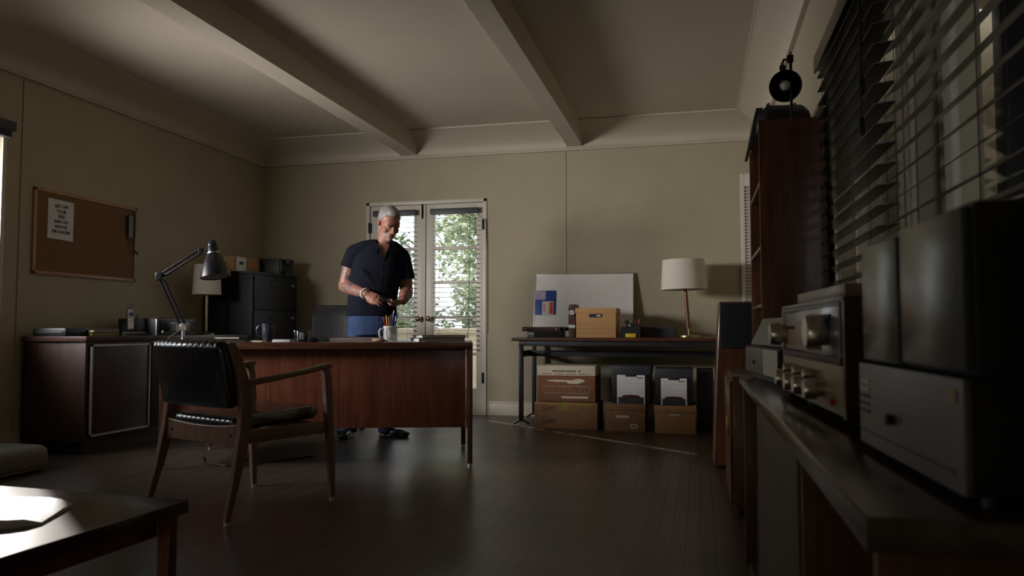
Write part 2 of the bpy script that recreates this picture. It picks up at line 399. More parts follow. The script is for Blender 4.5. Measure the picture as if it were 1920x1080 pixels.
# baseboards
struct('baseboard_back', B(((DX1 + .03, YB - .018, 0), (XR, YB, .115)), ((DX1 + .03, YB - .012, .115), (XR, YB, .135)), ((XL, YB - .018, 0), (DX0 - .03, YB, .13)), bev=.004), M_trim)
struct('baseboard_left', B(((XL, YF, 0), (XL + .018, 4.42, .125)), ((XL, YF, .125), (XL + .011, 4.42, .15)), ((XL, 4.42, 0), (XL + .018, YB, .13)), bev=.004), M_trim)
struct('baseboard_right', B(((XR - .018, YF, 0), (XR, YB, .13)), bev=.004), M_trim)
# panel joint battens
struct('trim_6', B(((-1.262, YB - .006, .13), (-1.248, YB, 2.605)), bev=.002), M_wall)
struct('trim_7', B(((XL, 4.372, .15), (XL + .007, 4.388, 2.605)), bev=.002), M_wall)

# ---- french doors (two glazed leaves), casing, knobs, hinges, blinds
mb = MB()
cw = .035
mb.box((DX0, YB - .012, 0), (DX0 + cw, YB + .10, DZ), .004); mb.box((DX1 - cw, YB - .012, 0), (DX1, YB + .10, DZ), .004); mb.box((DX0, YB - .012, DZ - cw), (DX1, YB + .10, DZ), .004)
mb.box((DX0, YB, -.005), (DX1, YB + .14, .015), .003)
struct('trim_8', mb, M_door)
def door_leaf(name, x0, x1, gx0, gx1, knobx):
    mb = MB(); y0, y1 = YB + .012, YB + .052; zt = DZ - cw - .004
    mb.box((x0, y0, .018), (gx0, y1, zt), .003); mb.box((gx1, y0, .018), (x1, y1, zt), .003)
    mb.box((gx0, y0, .018), (gx1, y1, .26), .003); mb.box((gx0, y0, 2.02), (gx1, y1, zt), .003)
    for z in (.60, .965, 1.325, 1.675): mb.box((gx0, y0 + .004, z - .014), (gx1, y1 - .004, z + .014), .003)
    d = struct(name, mb, M_door)
    g = B(((gx0 - .005, y0 + .018, .25), (gx1 + .005, y0 + .022, 2.03))).build('glass_pane', M_glass, d)
    kb = MB(); kb.lathe([(.001, -.075), (.018, -.072), (.029, -.060), (.030, -.050), (.022, -.036), (.011, -.030), (.010, -.012), (.028, -.010), (.030, -.001), (.001, 0)], 24, M=T(knobx, y0, .955) @ RX(-90))
    kb.build('door_knob', M_brassold, d)
    return d
d1 = door_leaf('door_1', DX0 + cw + .003, -2.716, -3.235, -2.835, -2.765)
d2 = door_leaf('door_2', -2.712, DX1 - cw - .003, -2.612, -2.166, -2.655)
for d, hx in ((d1, DX0 + cw), (d2, DX1 - cw)):
    for z in (.22, .36 if d is d1 else .365, 1.90):
        if z == .22: continue
        hm = MB(); hm.box((hx - .014, YB - .014, z - .05), (hx + .014, YB + .02, z + .05), .003); hm.cyl((hx, YB - .016, z - .055), (hx, YB - .016, z + .055), .006)
        hm.build('hinge', M_blackmetal, d)
bm_ = MB(); bm_.box((-2.752, YB + .002, 1.99), (-2.736, YB + .014, 2.13), .002); bm_.cyl((-2.744, YB - .004, 1.98), (-2.744, YB - .004, 2.14), .005); bm_.build('surface_bolt', M_blackmetal, d1)
am = B(((-2.722, YB - .002, .02), (-2.706, YB + .012, DZ - cw - .004)), bev=.003).build('astragal', M_door, d1)

def door_blind(label, x0, x1):
    r = thing('venetian_blind', label, 'blind', ((x0 + x1) / 2, YB, 0))
    h = (x1 - x0) / 2
    B(((-h, -.045, 2.015), (h, -.005, 2.072)), bev=.004).build('head_rail', M_slate, r)
    z = 2.0; k = 0
    while z > .66:
        mb = MB(); mb.box((-h + .012, -.0145, -.0009), (h - .012, .0145, .0009), 0, M=T(0, -.022, z) @ RX(13)); mb.build('slat', M_blind, r, smooth=False)
        z -= .048 if k > 1 else .030; k += 1
    B(((-h + .012, -.034, .64), (h - .012, -.012, .652)), bev=.003).build('bottom_rail', M_blind, r)
    for x in (-h * .62, h * .62):
        MB().tube([(x, -.022, 2.03), (x, -.022, .65)], .0013, 5).build('ladder_cord', M_cord, r)
    return r
b1 = door_blind('venetian blind on the left french door, partly behind the man', -3.27, -2.80)
b2 = door_blind('venetian blind on the right french door with dark head rail', -2.645, -2.135)
MB().tube([(.17, -.05, 2.03), (.165, -.05, 1.4), (.16, -.05, .86), (.15, -.052, .80)], .0022, 6).build('pull_cord', M_cord, b2)
MB().cyl((.15, -.052, .76), (.15, -.052, .81), .007, .004).build('cord_tassel', M_black, b2)
# thin cable running down the right door casing
cb = MB(); cb.tube([(-2.13, YB - .02, 2.00), (-2.10, YB - .02, 1.965), (-2.062, YB - .02, 1.95), (-2.050, YB - .016, 1.6), (-2.050, YB - .016, .9), (-2.050, YB - .016, .80)], .0028, 6)
tag(cb.build('wall_cable', M_cord), 'thin dark cable running down beside the right french door', 'cable')

# ---- shutter on the far right of the back wall
r = thing('louvered_shutter', 'white louvered shutter on the back wall beside the bookcase', 'shutter', (.39, YB - .035, .95))
mb = MB(); W, H = .205, 1.34
mb.box((0, 0, 0), (.038, .03, H), .003); mb.box((W - .0, 0, 0), (W + .004, .03, H), 0); mb.box((.038, 0, H - .12), (W, .03, H), .003); mb.box((.038, 0, 0), (W, .03, .10), .003)
mb.build('frame', M_shutter, r)
lv = MB(); z = .12
while z < H - .13:
    lv.box((.040, -.018, -.003), (W, .018, .003), 0, M=T(0, .015, z) @ RX(50)); z += .030
lv.build('louvers', M_shutter, r)
MB().box((.12, -.006, .14), (.13, .0, H - .15), .002).build('tilt_rod', M_shutter, r)

# ---- windows: left (frame, glass, mostly out of frame), right two
def window(name, X, y0, y1, z0, z1, side, mull=2, rails=1):
    mb = MB(); w_ = .045; dx = .05
    xa, xb = (X - .10, X - .06) if side < 0 else (X + .06, X + .10)
    mb.box((xa, y0, z0), (xb, y0 + w_, z1), .003); mb.box((xa, y1 - w_, z0), (xb, y1, z1), .003); mb.box((xa, y0, z0), (xb, y1, z0 + w_), .003); mb.box((xa, y0, z1 - w_), (xb, y1, z1), .003)
    for i in range(1, mull): y = y0 + (y1 - y0) * i / mull; mb.box((xa, y - .022, z0), (xb, y + .022, z1), .003)
    # casing on the room side
    c = .03 if side < 0 else .06; t = .014; ca, cb_ = (X, X + t) if side < 0 else (X - t, X)
    mb.box((ca, y0 - c, z0 - c), (cb_, y0, z1 + c), .003); mb.box((ca, y1, z0 - c), (cb_, y1 + c, z1 + c), .003)
    mb.box((ca, y0 - c, z1), (cb_, y1 + c, z1 + c), .003); mb.box((ca, y0 - c, z0 - c), (cb_, y1 + c, z0), .003)
    wdo = struct(name, mb, M_trim)
    B((((xa + xb) / 2 - .002, y0 + .01, z0 + .01), ((xa + xb) / 2 + .002, y1 - .01, z1 - .01))).build('glass_pane', M_glass, wdo)
    return wdo
window('window_1', XL, LW0, LW1, LWZ0, LWZ1, -1, 2)
window('window_4', XL, .15, 1.35, LWZ0, LWZ1, -1, 1)
window('window_2', XR, 2.50, 3.56, RZ0, RZ1, 1, 1)
window('window_3', XR, .30, 2.36, RZ0, RZ1, 1, 2)
# raised blind headrail at the left window
r = thing('venetian_blind', 'dark raised blind rail above the window on the left wall', 'blind', (XL, 2.5, 2.20))
B(((.016, -.25, -.01), (.075, 1.76, .055)), bev=.004).build('head_rail', M_slate, r)
mb = MB()
for k in range(9): mb.box((.022, -.24, -.014 - k * .0055), (.070, 1.73, -.0112 - k * .0055))
mb.build('slat_stack', M_slate, r)

def wood_blind(label, y0, y1, z1, zb, tilt):
    r = thing('wooden_blind', label, 'blind', (XR, (y0 + y1) / 2, 0), 0)
    h = (y1 - y0) / 2
    B(((-.075, -h, z1 - .055), (-.02, h, z1)), bev=.004).build('head_rail', M_blinddark, r)
    va = MB(); va.box((-.088, -h - .01, z1 - .06), (-.078, h + .01, z1 + .012), .002); va.build('valance', M_blinddark, r)
    z = z1 - .085
    while z > zb:
        mb = MB(); mb.box((-.029, -h + .005, -.0015), (.029, h - .005, .0015), 0, M=T(-.048, 0, z) @ RY(tilt)); mb.build('slat', M_blinddark, r, smooth=False); z -= .0615
    B(((-.073, -h + .005, zb - .012), (-.023, h - .005, zb + .006)), bev=.003).build('bottom_rail', M_blinddark, r)
    n = 2 if h < .7 else 4
    for i in range(n):
        y = -h + .12 + (2 * h - .24) * i / (n - 1)
        mb = MB()
        for dx in (-.074, -.022): mb.tube([(dx, y, z1 - .03), (dx, y, zb)], .0012, 5)
        mb.build('ladder_cord', M_cord, r)
    return r
wb1 = wood_blind('dark wooden blind on the right wall beside the bookcase, far one', 2.48, 3.60, 2.045, .96, -4)
wb2 = wood_blind('dark wooden blind on the right wall over the stereo, near one', .26, 2.38, 2.045, .96, -34)
mb = MB()
mb.tube([(-.10, -.50, 1.99), (-.102, -.505, 1.62)], .004, 8); mb.tube([(-.098, -.47, 1.99), (-.098, -.475, 1.50)], .0018, 6)
mb.lathe([(.003, .03), (.008, .02), (.009, -.02), (.003, -.03)], 12, M=T(-.102, -.505, 1.60)); mb.lathe([(.003, .03), (.008, .02), (.009, -.02), (.003, -.03)], 12, M=T(-.098, -.475, 1.48))
mb.build('tilt_wand', M_blackmetal, wb1)

# ---- porch beyond the right windows (dim), and the garden beyond the french doors
struct('wall_porch', B(((2.3, -1.6, 0), (2.4, 5.6, 2.9)), ((XR + .16, 5.5, 0), (2.3, 5.6, 2.9))), M_hall)
struct('porch_sky_blocker', B(((XR + .16, -1.2, 2.82), (2.4, 5.22, 2.9))), M_hall)  # unseen roof added to keep the porch dim; end gap lets sky in
for i, (y, wd, mt) in enumerate(((3.4, .10, M_trim), (2.1, .16, M_shutter), (4.3, .12, M_slate), (5.0, .14, M_shutter))):
    o = B(((1.5, y, 0), (1.5 + wd, y + wd, 2.82)), bev=.01).build('porch_post', mt)
    tag(o, ['slim cream porch post outside the right windows', 'wide white porch post nearest outside the right windows', 'dark porch post outside the right windows', 'white porch post farthest outside the right windows'][i], 'post')
struct('ground', B(((-16, YB + .25, -.12), (10, 24, -.06)), ((XR + .2, -3, -.12), (10, YB + .25, -.06)), ((-16, -3, -.12), (XL - .2, YB + .25, -.06))), M_ground)
o = B(((-8, 8.9, -.06), (1, 9.15, .80)), ((-8, 8.87, .80), (1, 9.18, .86)), bev=.01).build('garden_wall', M_stucco); tag(o, 'low cream stucco garden wall seen through the french doors', 'wall')
def shrub(label, x, y, h, rad, n, leaf, trunk=.05, lsize=.07, z0=0.3):
    r = thing('garden_shrub' if h < 3.2 else 'garden_tree', label, 'shrub' if h < 3.2 else 'tree', (x, y, -.06))
    mb = MB(); mb.tube([(0, 0, 0), (.04, .02, h * .35), (-.03, .05, h * .7), (.02, 0, h * .95)], [trunk, trunk * .8, trunk * .55, trunk * .2], 10)
    for k in range(7):
        a = random.random() * 2 * PI; z = h * random.uniform(.25, .7); q = rad * random.uniform(.5, .9)
        mb.tube([(0, .03, z), (q * .5 * math.cos(a), q * .5 * math.sin(a), z + .2), (q * math.cos(a), q * math.sin(a), z + .45)], [trunk * .4, trunk * .25, trunk * .1], 6)
    mb.build('trunk', M_bark, r)
    bm = bmesh.new()
    for _ in range(n):
        u = random.random() * 2 * PI; v = random.uniform(-1, 1); q = random.random() ** .45
        s_ = math.sqrt(1 - v * v)
        bump = 1 + .22 * math.sin(3 * u + x * 5) * math.cos(4 * v)
        c = Vector((rad * q * s_ * math.cos(u) * bump, rad * q * s_ * math.sin(u) * bump, z0 + (h - z0) * (.5 + .5 * v * q)))
        R = Euler((random.uniform(-.9, .9), random.uniform(-.9, .9), random.uniform(0, 6.3))).to_matrix(); s2 = lsize * random.uniform(.6, 1.3)
        pts = [Vector((0, -s2, 0)), Vector((s2 * .42, -.1 * s2, .12 * s2)), Vector((0, s2, 0)), Vector((-s2 * .42, -.1 * s2, .12 * s2))]
        bm.faces.new([bm.verts.new(c + R @ p) for p in pts])
    me = bpy.data.meshes.new('foliage'); bm.to_mesh(me); bm.free(); me.materials.append(leaf)
    f = bpy.data.objects.new('foliage', me); COL.objects.link(f); f.parent = r
    return r
shrub('pale green leafy shrub behind the garden wall, seen in the right door', -2.75, 10.15, 1.75, .62, 1500, M_leaf)
shrub('pale green leafy shrub behind the garden wall, seen in the left door', -4.10, 10.15, 1.7, .60, 1500, M_leaf)
shrub('dark green bush farther back in the garden, right of the trunk', -2.9, 12.2, 2.7, .85, 1900, M_leafdk)
shrub('dark green bush farther back in the garden, left of the trunk', -5.3, 12.2, 2.8, .90, 1900, M_leafdk)
shrub('tall tree with spreading crown standing in the garden', -4.0, 14.8, 4.6, 1.35, 3400, M_leaf, .14, .10, 1.3)
shrub('tall tree with spreading crown at the left of the garden', -7.6, 14.6, 4.8, 1.5, 2600, M_leaf, .14, .10, 1.2)

shrub('unseen bush added outside the left window to block sun, nearer the corner', -7.3, 6.35, 2.75, .85, 3600, M_leafdk, z0=.1)  # added out of view to keep low sun off the coffee table
shrub('unseen bush added outside the left window to block sun, farther from the corner', -7.3, 4.55, 2.75, .85, 3600, M_leafdk, z0=.1)  # second added bush, cutting the sun through the lower window
for i, (a, b_) in enumerate(((-5.565, -5.1), (-7.8, -5.79), (-5.655, -5.605))):  # unseen boards added so only thin slivers of sun pass the door
    o = thing('sun_blocker_screen', ['tall unseen slatted screen added to block the sun, nearer one', 'tall unseen slatted screen added to block the sun, outer one', 'narrow slatted sun blocker added between the two wide ones'][i], 'sun blocker', (a, 10.1, -.06))
    B(((0, 0, 0), (.05, .07, 3.9)), bev=.005).build('post', M_bark, o); B(((b_ - a - .05, 0, 0), (b_ - a, .07, 3.9)), bev=.005).build('post', M_bark, o)
    mb = MB(); z = .02
    while z < 3.85: mb.box((.0, .02, z), (b_ - a, .045, z + .112)); z += .115
    mb.build('boards', M_bark, o)

# ------------------------------------------------------------------ DESK (front right corner at P0, turned 17 degrees)
DROT = 17
desk = thing('desk', 'large walnut desk with modesty panel in the middle of the room', 'desk', (-1.37, 4.64, 0), DROT)
DM = T(-1.37, 4.64, 0) @ RZ(DROT)
DL, DD, DT = 1.90, .86, .768
B(((-DL, 0, DT - .042), (0, DD, DT)), bev=.004).build('desktop', M_walnutH, desk)
B(((-DL + .04, .06, .235), (-.045, .085, DT - .042)), bev=.002).build('modesty_panel', M_redwood, desk)
B(((-.040, .045, .235), (-.018, DD - .12, DT - .042)), bev=.002).build('side_panel', M_walnut, desk)
B(((-DL + .018, .045, .235), (-DL + .040, DD - .12, DT - .042)), bev=.002).build('side_panel', M_walnut, desk)
for x, y in ((-.032, .0), (-DL, .0), (-.075, DD - .06), (-DL + .03, DD - .06)):
    lg = B(((x, y + .002, .018), (x + .032, y + .034, DT - .042)), bev=.002).build('leg', M_walnut, desk)
    MB().cyl((x + .016, y + .018, 0), (x + .016, y + .018, .018), .013).build('glide', M_chrome, lg)
for x in (-.44, -DL + .06):
    dr = B(((x, .30, .26), (x + .38, DD - .05, DT - .045)), bev=.003).build('drawer_pedestal', M_walnut, desk)
    for z in (.30, .50):
        f = B(((x + .01, DD - .05, z), (x + .37, DD - .032, z + .17)), bev=.003).build('drawer_front', M_walnutH, desk)
        B(((x + .13, DD - .032, z + .08), (x + .25, DD - .012, z + .095)), bev=.003).build('drawer_handle', M_chrome, f)
def dthing(name, label, cat, x, y, rz=0, z=DT, group=None):
    p = DM @ Vector((x, y, z)); return thing(name, label, cat, p, DROT + rz, group)

# desk lamp (spring arm)
lamp = dthing('desk_lamp', 'black spring-arm desk lamp standing on the left end of the desk', 'lamp', -1.815, .14, 2)
MB().lathe([(.001, 0), (.098, 0), (.100, .006), (.098, .014), (.070, .022), (.022, .028), (.001, .028)], 32).build('base', M_blackpaint, lamp)
mb = MB(); mb.cyl((0, 0, .02), (0, 0, .09), .009); mb.box((-.018, -.012, .075), (.018, .012, .115), .003); mb.cyl((-.03, 0, .10), (.03, 0, .10), .006); mb.build('pivot', M_chrome, lamp)
EL = Vector((-.140, -.02, .412)); HD = Vector((.115, -.05, .572))
def arm(a, b, off, nm):
    d = (b - a).normalized(); n = Vector((0, 1, 0)).cross(d).normalized() * off; mb = MB()
    for s_ in (-1, 1):
        mb.cyl(a + n * s_ + Vector((0, .0, 0)), b + n * s_, .0078, n=12)
    return mb.build(nm, M_blackpaint, lamp)
la = arm(Vector((0, 0, .10)), EL, .013, 'lower_arm'); ua = arm(EL, HD, .012, 'upper_arm')
def spring(a, b, rr, nm, par):
    d = b - a; q = d.to_track_quat('Z', 'Y').to_matrix(); n = 90; mb = MB()
    mb.tube([a + d * (i / n) + q @ Vector((rr * math.cos(i * 2.0), rr * math.sin(i * 2.0), 0)) for i in range(n + 1)], .0015, 4); mb.build(nm, M_steel, par)
v0 = Vector((.02, .014, .10)); spring(v0, v0.lerp(EL + Vector((.02, .014, 0)), .45), .006, 'spring', la)
v0 = Vector((EL.x, EL.y + .014, EL.z + .02)); spring(v0, v0.lerp(HD, .42), .006, 'spring', ua)
mb = MB(); mb.box((-.026, -.016, -.026), (.030, .016, .026), .008, M=T(*EL)); mb.cyl(EL + Vector((0, -.026, 0)), EL + Vector((0, .026, 0)), .017, n=18); mb.build('elbow_joint', M_blackpaint, lamp)
mb = MB(); mb.box((-.018, -.012, -.018), (.018, .012, .018), .005, M=T(*HD)); mb.cyl(HD, HD + Vector((.052, -.01, -.02)), .012, n=14); mb.cyl(HD + Vector((-.012, 0, .01)), HD + Vector((-.022, 0, .030)), .004, n=8); mb.cyl(HD + Vector((0, -.02, .0)), HD + Vector((0, .02, 0)), .009)
mb.build('head_joint', M_blackpaint, lamp)
HM = T(*(HD + Vector((.078, -.012, -.02)))) @ RY(-8) @ RX(-6)
mb = MB(); mb.lathe([(.001, .085), (.020, .083), (.027, .070), (.031, .052), (.031, .048), (.033, .045), (.033, .008), (.036, .0), (.052, -.025), (.068, -.062), (.082, -.105), (.090, -.140), (.0925, -.150), (.0885, -.150), (.080, -.112), (.066, -.070), (.05, -.035), (.03, -.012), (.001, -.010)], 36, M=HM)
sh = mb.build('lamp_shade', M_blackpaint, lamp)
MB().lathe([(.0885, -.1495), (.0795, -.112), (.0655, -.070), (.0495, -.035), (.0295, -.014), (.001, -.013)], 36, M=HM, cap=False).build('shade_lining', M_shadein, sh)
MB().ell((0, 0, -.075), (.028, .028, .038), M=HM).build('light_bulb', M_bulb, sh)
MB().cyl(HM @ Vector((0, 0, -.002)), HM @ Vector((0, 0, .010)), .0345, n=28).build('collar_ring', M_chrome, sh)
MB().tube([(.02, .02, .11), (-.04, .03, .07), (-.10, .02, .02), (-.13, -.06, .004), (-.11, -.15, .004)], .003, 7).build('power_cord', M_cord, lamp)

# things on the desk
m1 = dthing('mug', 'dark blue mug with curved handle standing on the desk', 'mug', -1.345, .36, 15)
MB().lathe([(.001, 0), (.030, 0), (.033, .004), (.043, .115), (.0435, .118), (.040, .118), (.031, .012), (.001, .010)], 32).build('cup', M_navyceramic, m1)
MB().tube([(-.038, 0, .103), (-.060, 0, .104), (-.072, 0, .085), (-.068, 0, .055), (-.052, 0, .032), (-.034, 0, .026)], .0055, 10).build('handle', M_navyceramic, m1)
c = dthing('desk_clock', 'small black cube clock between the blue mug and the folders', 'clock', -1.075, .12, -14)
B(((-.040, -.036, 0), (.042, .036, .075)), bev=.009).build('case', M_blackgloss, c)
B(((-.014, -.0375, .006), (-.008, -.030, .070)), bev=.001).build('chrome_edge', M_chrome, c)
B(((.0, -.038, .018), (.034, -.034, .060)), bev=.001).build('dial', M_slate, c)
o = dthing('battery_charger', 'small black block on the desk beside the cube clock', 'charger', -.995, .06, 2)
B(((-.030, -.02, 0), (.018, .02, .035)), bev=.006).build('body', M_black, o); B(((.020, -.012, .004), (.10, .014, .022)), bev=.004).build('flap', M_slate, o)
for i, (w_, d_, mt, z, rz, dx, lab) in enumerate(((.40, .27, M_tan, 0, 4, .0, 'pale tan folder at the bottom of the pile beside the pen mug'), (.39, .25, M_pink, .010, 1, .0, 'pink folder in the middle of the pile beside the pen mug'), (.36, .25, M_maroon, .020, -2, .01, 'dark red folder on top of the pile beside the pen mug'))):
    f = dthing('paper_folder', lab, 'folder', -.79 + dx, .26, rz, DT + z)
    mb = MB(); mb.box((-w_ / 2, -d_ / 2, 0), (w_ / 2, d_ / 2, .0012)); mb.box((-w_ / 2, -d_ / 2, .0085), (w_ / 2, d_ / 2, .0097)); mb.box((-w_ / 2, d_ / 2 - .001, 0), (w_ / 2, d_ / 2, .0097)); mb.build('cover', mt, f, smooth=False)
    B(((-w_ / 2 + .006, -d_ / 2 + .004, .0013), (w_ / 2 - .004, d_ / 2 - .004, .0083))).build('pages', M_paper, f)
cr_ = MB(); cr_.ell((0, 0, .012), (.038, .020, .012), sub=3)
o = cr_.build('crumpled_cloth', M_tan); o.parent = None; o.location = DM @ Vector((-.60, .10, DT)); tag(o, 'small crumpled tan cloth on the desk beside the white mug', 'cloth')
pm = dthing('pen_mug', 'white mug with dark drawing used as a pen holder on the desk', 'mug', -.53, .20, 10)
MB().lathe([(.001, 0), (.040, 0), (.044, .004), (.0455, .010), (.0455, .100), (.044, .1015), (.0415, .100), (.0415, .012), (.001, .010)], 36).build('cup', M_ceramic, pm)
MB().tube([(-.043, -.012, .082), (-.062, -.016, .084), (-.072, -.018, .068), (-.070, -.018, .040), (-.056, -.014, .020), (-.042, -.012, .018)], .006, 10).build('handle', M_ceramic, pm)
# drawing on the mug: ink curves following the cup wall
def on_cup(a, z, r=.0462): return (r * math.sin(math.radians(a)), -r * math.cos(math.radians(a)), z)
mb = MB()
for pts in ([(-38, .082), (-30, .086), (-12, .080), (-2, .084), (8, .078)], [(2, .078), (6, .066), (12, .060)], [(-34, .078), (-38, .05), (-30, .022), (-14, .014)], [(-18, .020), (-8, .026), (4, .018), (14, .024), (22, .016)], [(26, .07), (34, .062), (30, .050), (40, .044)]):
    mb.tube([on_cup(a, z) for a, z in pts], .0016, 5)
mb.build('drawing', M_ink, pm)
pens = [(-.026, .0, -12, 4, M_penred, .150, 'red pen'), (-.018, .012, -7, -4, M_yellow, .158, 'yellow pencil'), (.0, -.012, 2, 6, M_black, .160, 'black pen'), (.010, .006, 5, -3, M_penblue, .190, 'blue pen'), (.022, -.004, 12, 2, M_penblue, .165, 'second blue pen'), (.004, .018, 3, -9, M_black, .172, 'dark pen'), (-.008, .0, -2, 2, M_orange, .148, 'orange pencil')]
labs = ['red pen at the left rim of the white pen mug', 'yellow pencil beside the red pen in the white mug', 'black pen at the front of the white pen mug', 'tallest blue pen with white tip in the white mug', 'blue pen leaning right in the white pen mug', 'black pen at the back of the white pen mug', 'orange pencil at the middle of the white pen mug']
for (x, y, ay, ax, mt, L_, _), lb in zip(pens, labs):
    P = DM @ T(-.53, .20, DT + .012) @ T(x * .5, y * .5, 0) @ RY(ay) @ RX(ax)
    p = thing('pen' if 'pencil' not in lb else 'pencil', lb, 'pen' if 'pencil' not in lb else 'pencil', P.translation, 0, 'pens in the white mug'); p.rotation_euler = P.to_euler()
    MB().lathe([(.001, 0), (.0035, .012), (.0042, .02), (.0042, L_ - .012), (.0034, L_), (.001, L_ + .001)], 10).build('barrel', mt, p)
    MB().lathe([(.0046, L_ - .020), (.0046, L_ - .002), (.002, L_ + .003)], 10).build('cap', M_ceramic if 'tallest' in lb else mt, p)
# books at the right end of the desk
def book(name, lab, cat, x, y, z, w_, d_, h, cover, rz, pages=M_paper):
    b = dthing(name, lab, cat, x, y, rz, z)
    mb = MB(); mb.box((-w_ / 2, -d_ / 2, 0), (w_ / 2, d_ / 2, .003), .001); mb.box((-w_ / 2, -d_ / 2, h - .003), (w_ / 2, d_ / 2, h), .001); mb.box((w_ / 2 - .004, -d_ / 2, 0), (w_ / 2, d_ / 2, h), .001); mb.build('cover', cover, b)
    B(((-w_ / 2 + .004, -d_ / 2 + .004, .003), (w_ / 2 - .004, d_ / 2 - .004, h - .003))).build('pages', pages, b); return b
book('book', 'thick book under another at the right end of the desk', 'book', -.235, .24, DT, .31, .23, .024, M_tealbook, 20)
book('book', 'upper book of the two at the right end of the desk', 'book', -.225, .25, DT + .024, .30, .22, .020, M_tealbook, 23)
o = B(((-.13, -.05, 0), (.12, .05, .003))).build('paper_sheet', M_paper); o.location = DM @ Vector((-.42, .14, DT)); o.rotation_euler = (0, 0, math.radians(15)); tag(o, 'white sheet of paper between the pen mug and the books', 'paper')
o = B(((-.055, -.035, 0), (.055, .035, .016)), bev=.001).build('card_stack', M_paper); o.location = DM @ Vector((-1.20, .14, DT)); o.rotation_euler = (0, 0, math.radians(15)); tag(o, 'small stack of white cards on the desk beside the blue mug', 'cards')
o = B(((-.055, -.04, 0), (.055, .04, .008)), bev=.001).build('notepad', M_cream); o.location = DM @ Vector((-1.38, .20, DT)); o.rotation_euler = (0, 0, math.radians(10)); tag(o, 'cream notepad on the desk left of the blue mug', 'notepad')
o = B(((-.11, -.06, 0), (.11, .06, .006)), bev=.001).build('loose_papers', M_cream); o.location = DM @ Vector((-1.62, .50, DT)); o.rotation_euler = (0, 0, math.radians(-8)); tag(o, 'cream loose papers on the desk behind the lamp base', 'paper')
kb = dthing('laptop', 'closed dark laptop lying on the desk behind the chair back', 'laptop', -1.565, .26, -3)
B(((-.142, -.11, 0), (.142, .11, .012)), bev=.003).build('base', M_slate, kb); B(((-.142, -.11, .0125), (.142, .11, .019)), bev=.003).build('lid', M_blackgloss, kb)
p = thing('pen', 'white pen with bright tip lying near the laptop on the desk', 'pen', DM @ Vector((-1.66, .30, DT + .020)), DROT - 6)
MB().cyl((0, 0, .003), (.15, 0, .003), .0045, n=10).build('barrel', M_cream, p); MB().cyl((-.012, 0, .003), (.0, 0, .003), .0052, n=10).build('cap', M_chrome, p)

# ------------------------------------------------------------------ GUEST CHAIR in front of the desk
ch = thing('armchair', 'wooden armchair with ribbed black leather seat and back before the desk', 'chair', (-2.178, 3.418, 0), -19.7)
def bar(path, w_, t_, bev=0):   # rectangular section swept along path (x fixed orientation: width in x, thickness in y)
    rings = []
    for (x, y, z), (a, b) in zip(path, zip(w_, t_)): rings.append([(x - a / 2, y - b / 2, z), (x + a / 2, y - b / 2, z), (x + a / 2, y + b / 2, z), (x - a / 2, y + b / 2, z)])
    return MB().loft(rings)
def soften(o, wd=.003):
    m = o.modifiers.new('bevel', 'BEVEL'); m.width = wd; m.segments = 2; m.limit_method = 'ANGLE'; m.angle_limit = math.radians(40); return o
for s_ in (-1, 1):
    q = soften(bar([(s_ * .298, -.315, .012), (s_ * .290, -.265, .20), (s_ * .283, -.225, .38), (s_ * .279, -.212, .50), (s_ * .279, -.225, .60), (s_ * .279, -.262, .72), (s_ * .279, -.295, .79)], [.024, .030, .034, .034, .033, .030, .026], [.026, .040, .058, .060, .055, .042, .030]).build('rear_leg', M_chairwood, ch))
    MB().cyl((s_ * .298, -.315, 0), (s_ * .298, -.315, .014), .012).build('glide', M_chrome, q)
    q = soften(bar([(s_ * .300, .300, .012), (s_ * .296, .285, .30), (s_ * .290, .262, .60), (s_ * .290, .252, .655)], [.024, .032, .034, .034], [.026, .040, .040, .040]).build('front_leg', M_chairwood, ch))
    MB().cyl((s_ * .300, .300, 0), (s_ * .300, .300, .014), .012).build('glide', M_chrome, q)
    rings = []
    for y, z, w2, t2 in ((-.225, .605, .030, .030), (-.05, .625, .046, .026), (.12, .645, .052, .024), (.24, .664, .046, .026), (.285, .668, .036, .022)):
        x = s_ * .292; rings.append([(x - w2 / 2, y, z - t2 / 2), (x + w2 / 2, y, z - t2 / 2), (x + w2 / 2, y, z + t2 / 2), (x - w2 / 2, y, z + t2 / 2)])
    soften(MB().loft(rings).build('armrest', M_chairwood, ch), .006)
    B(((s_ * .288 - .011, -.20, .335), (s_ * .288 + .011, .27, .395)), bev=.004).build('side_rail', M_chairwood, ch)
mb = MB(); rings = []
for i in range(13):
    u = -1 + 2 * i / 12; x = u * .268; top = .405 + .018 * u * u; 
    rings.append([(x, -.242, .325), (x, -.222, .325), (x, -.222, top), (x, -.242, top)])
mb.loft(rings); rr = soften(mb.build('rear_rail', M_chairwood, ch), .003)
for s_ in (-1, 1): MB().cyl((s_ * .22, -.246, .372), (s_ * .22, -.24, .372), .006).build('bolt', M_ink, rr)
B(((-.27, .245, .325), (.27, .268, .385)), bev=.004).build('front_rail', M_chairwood, ch)
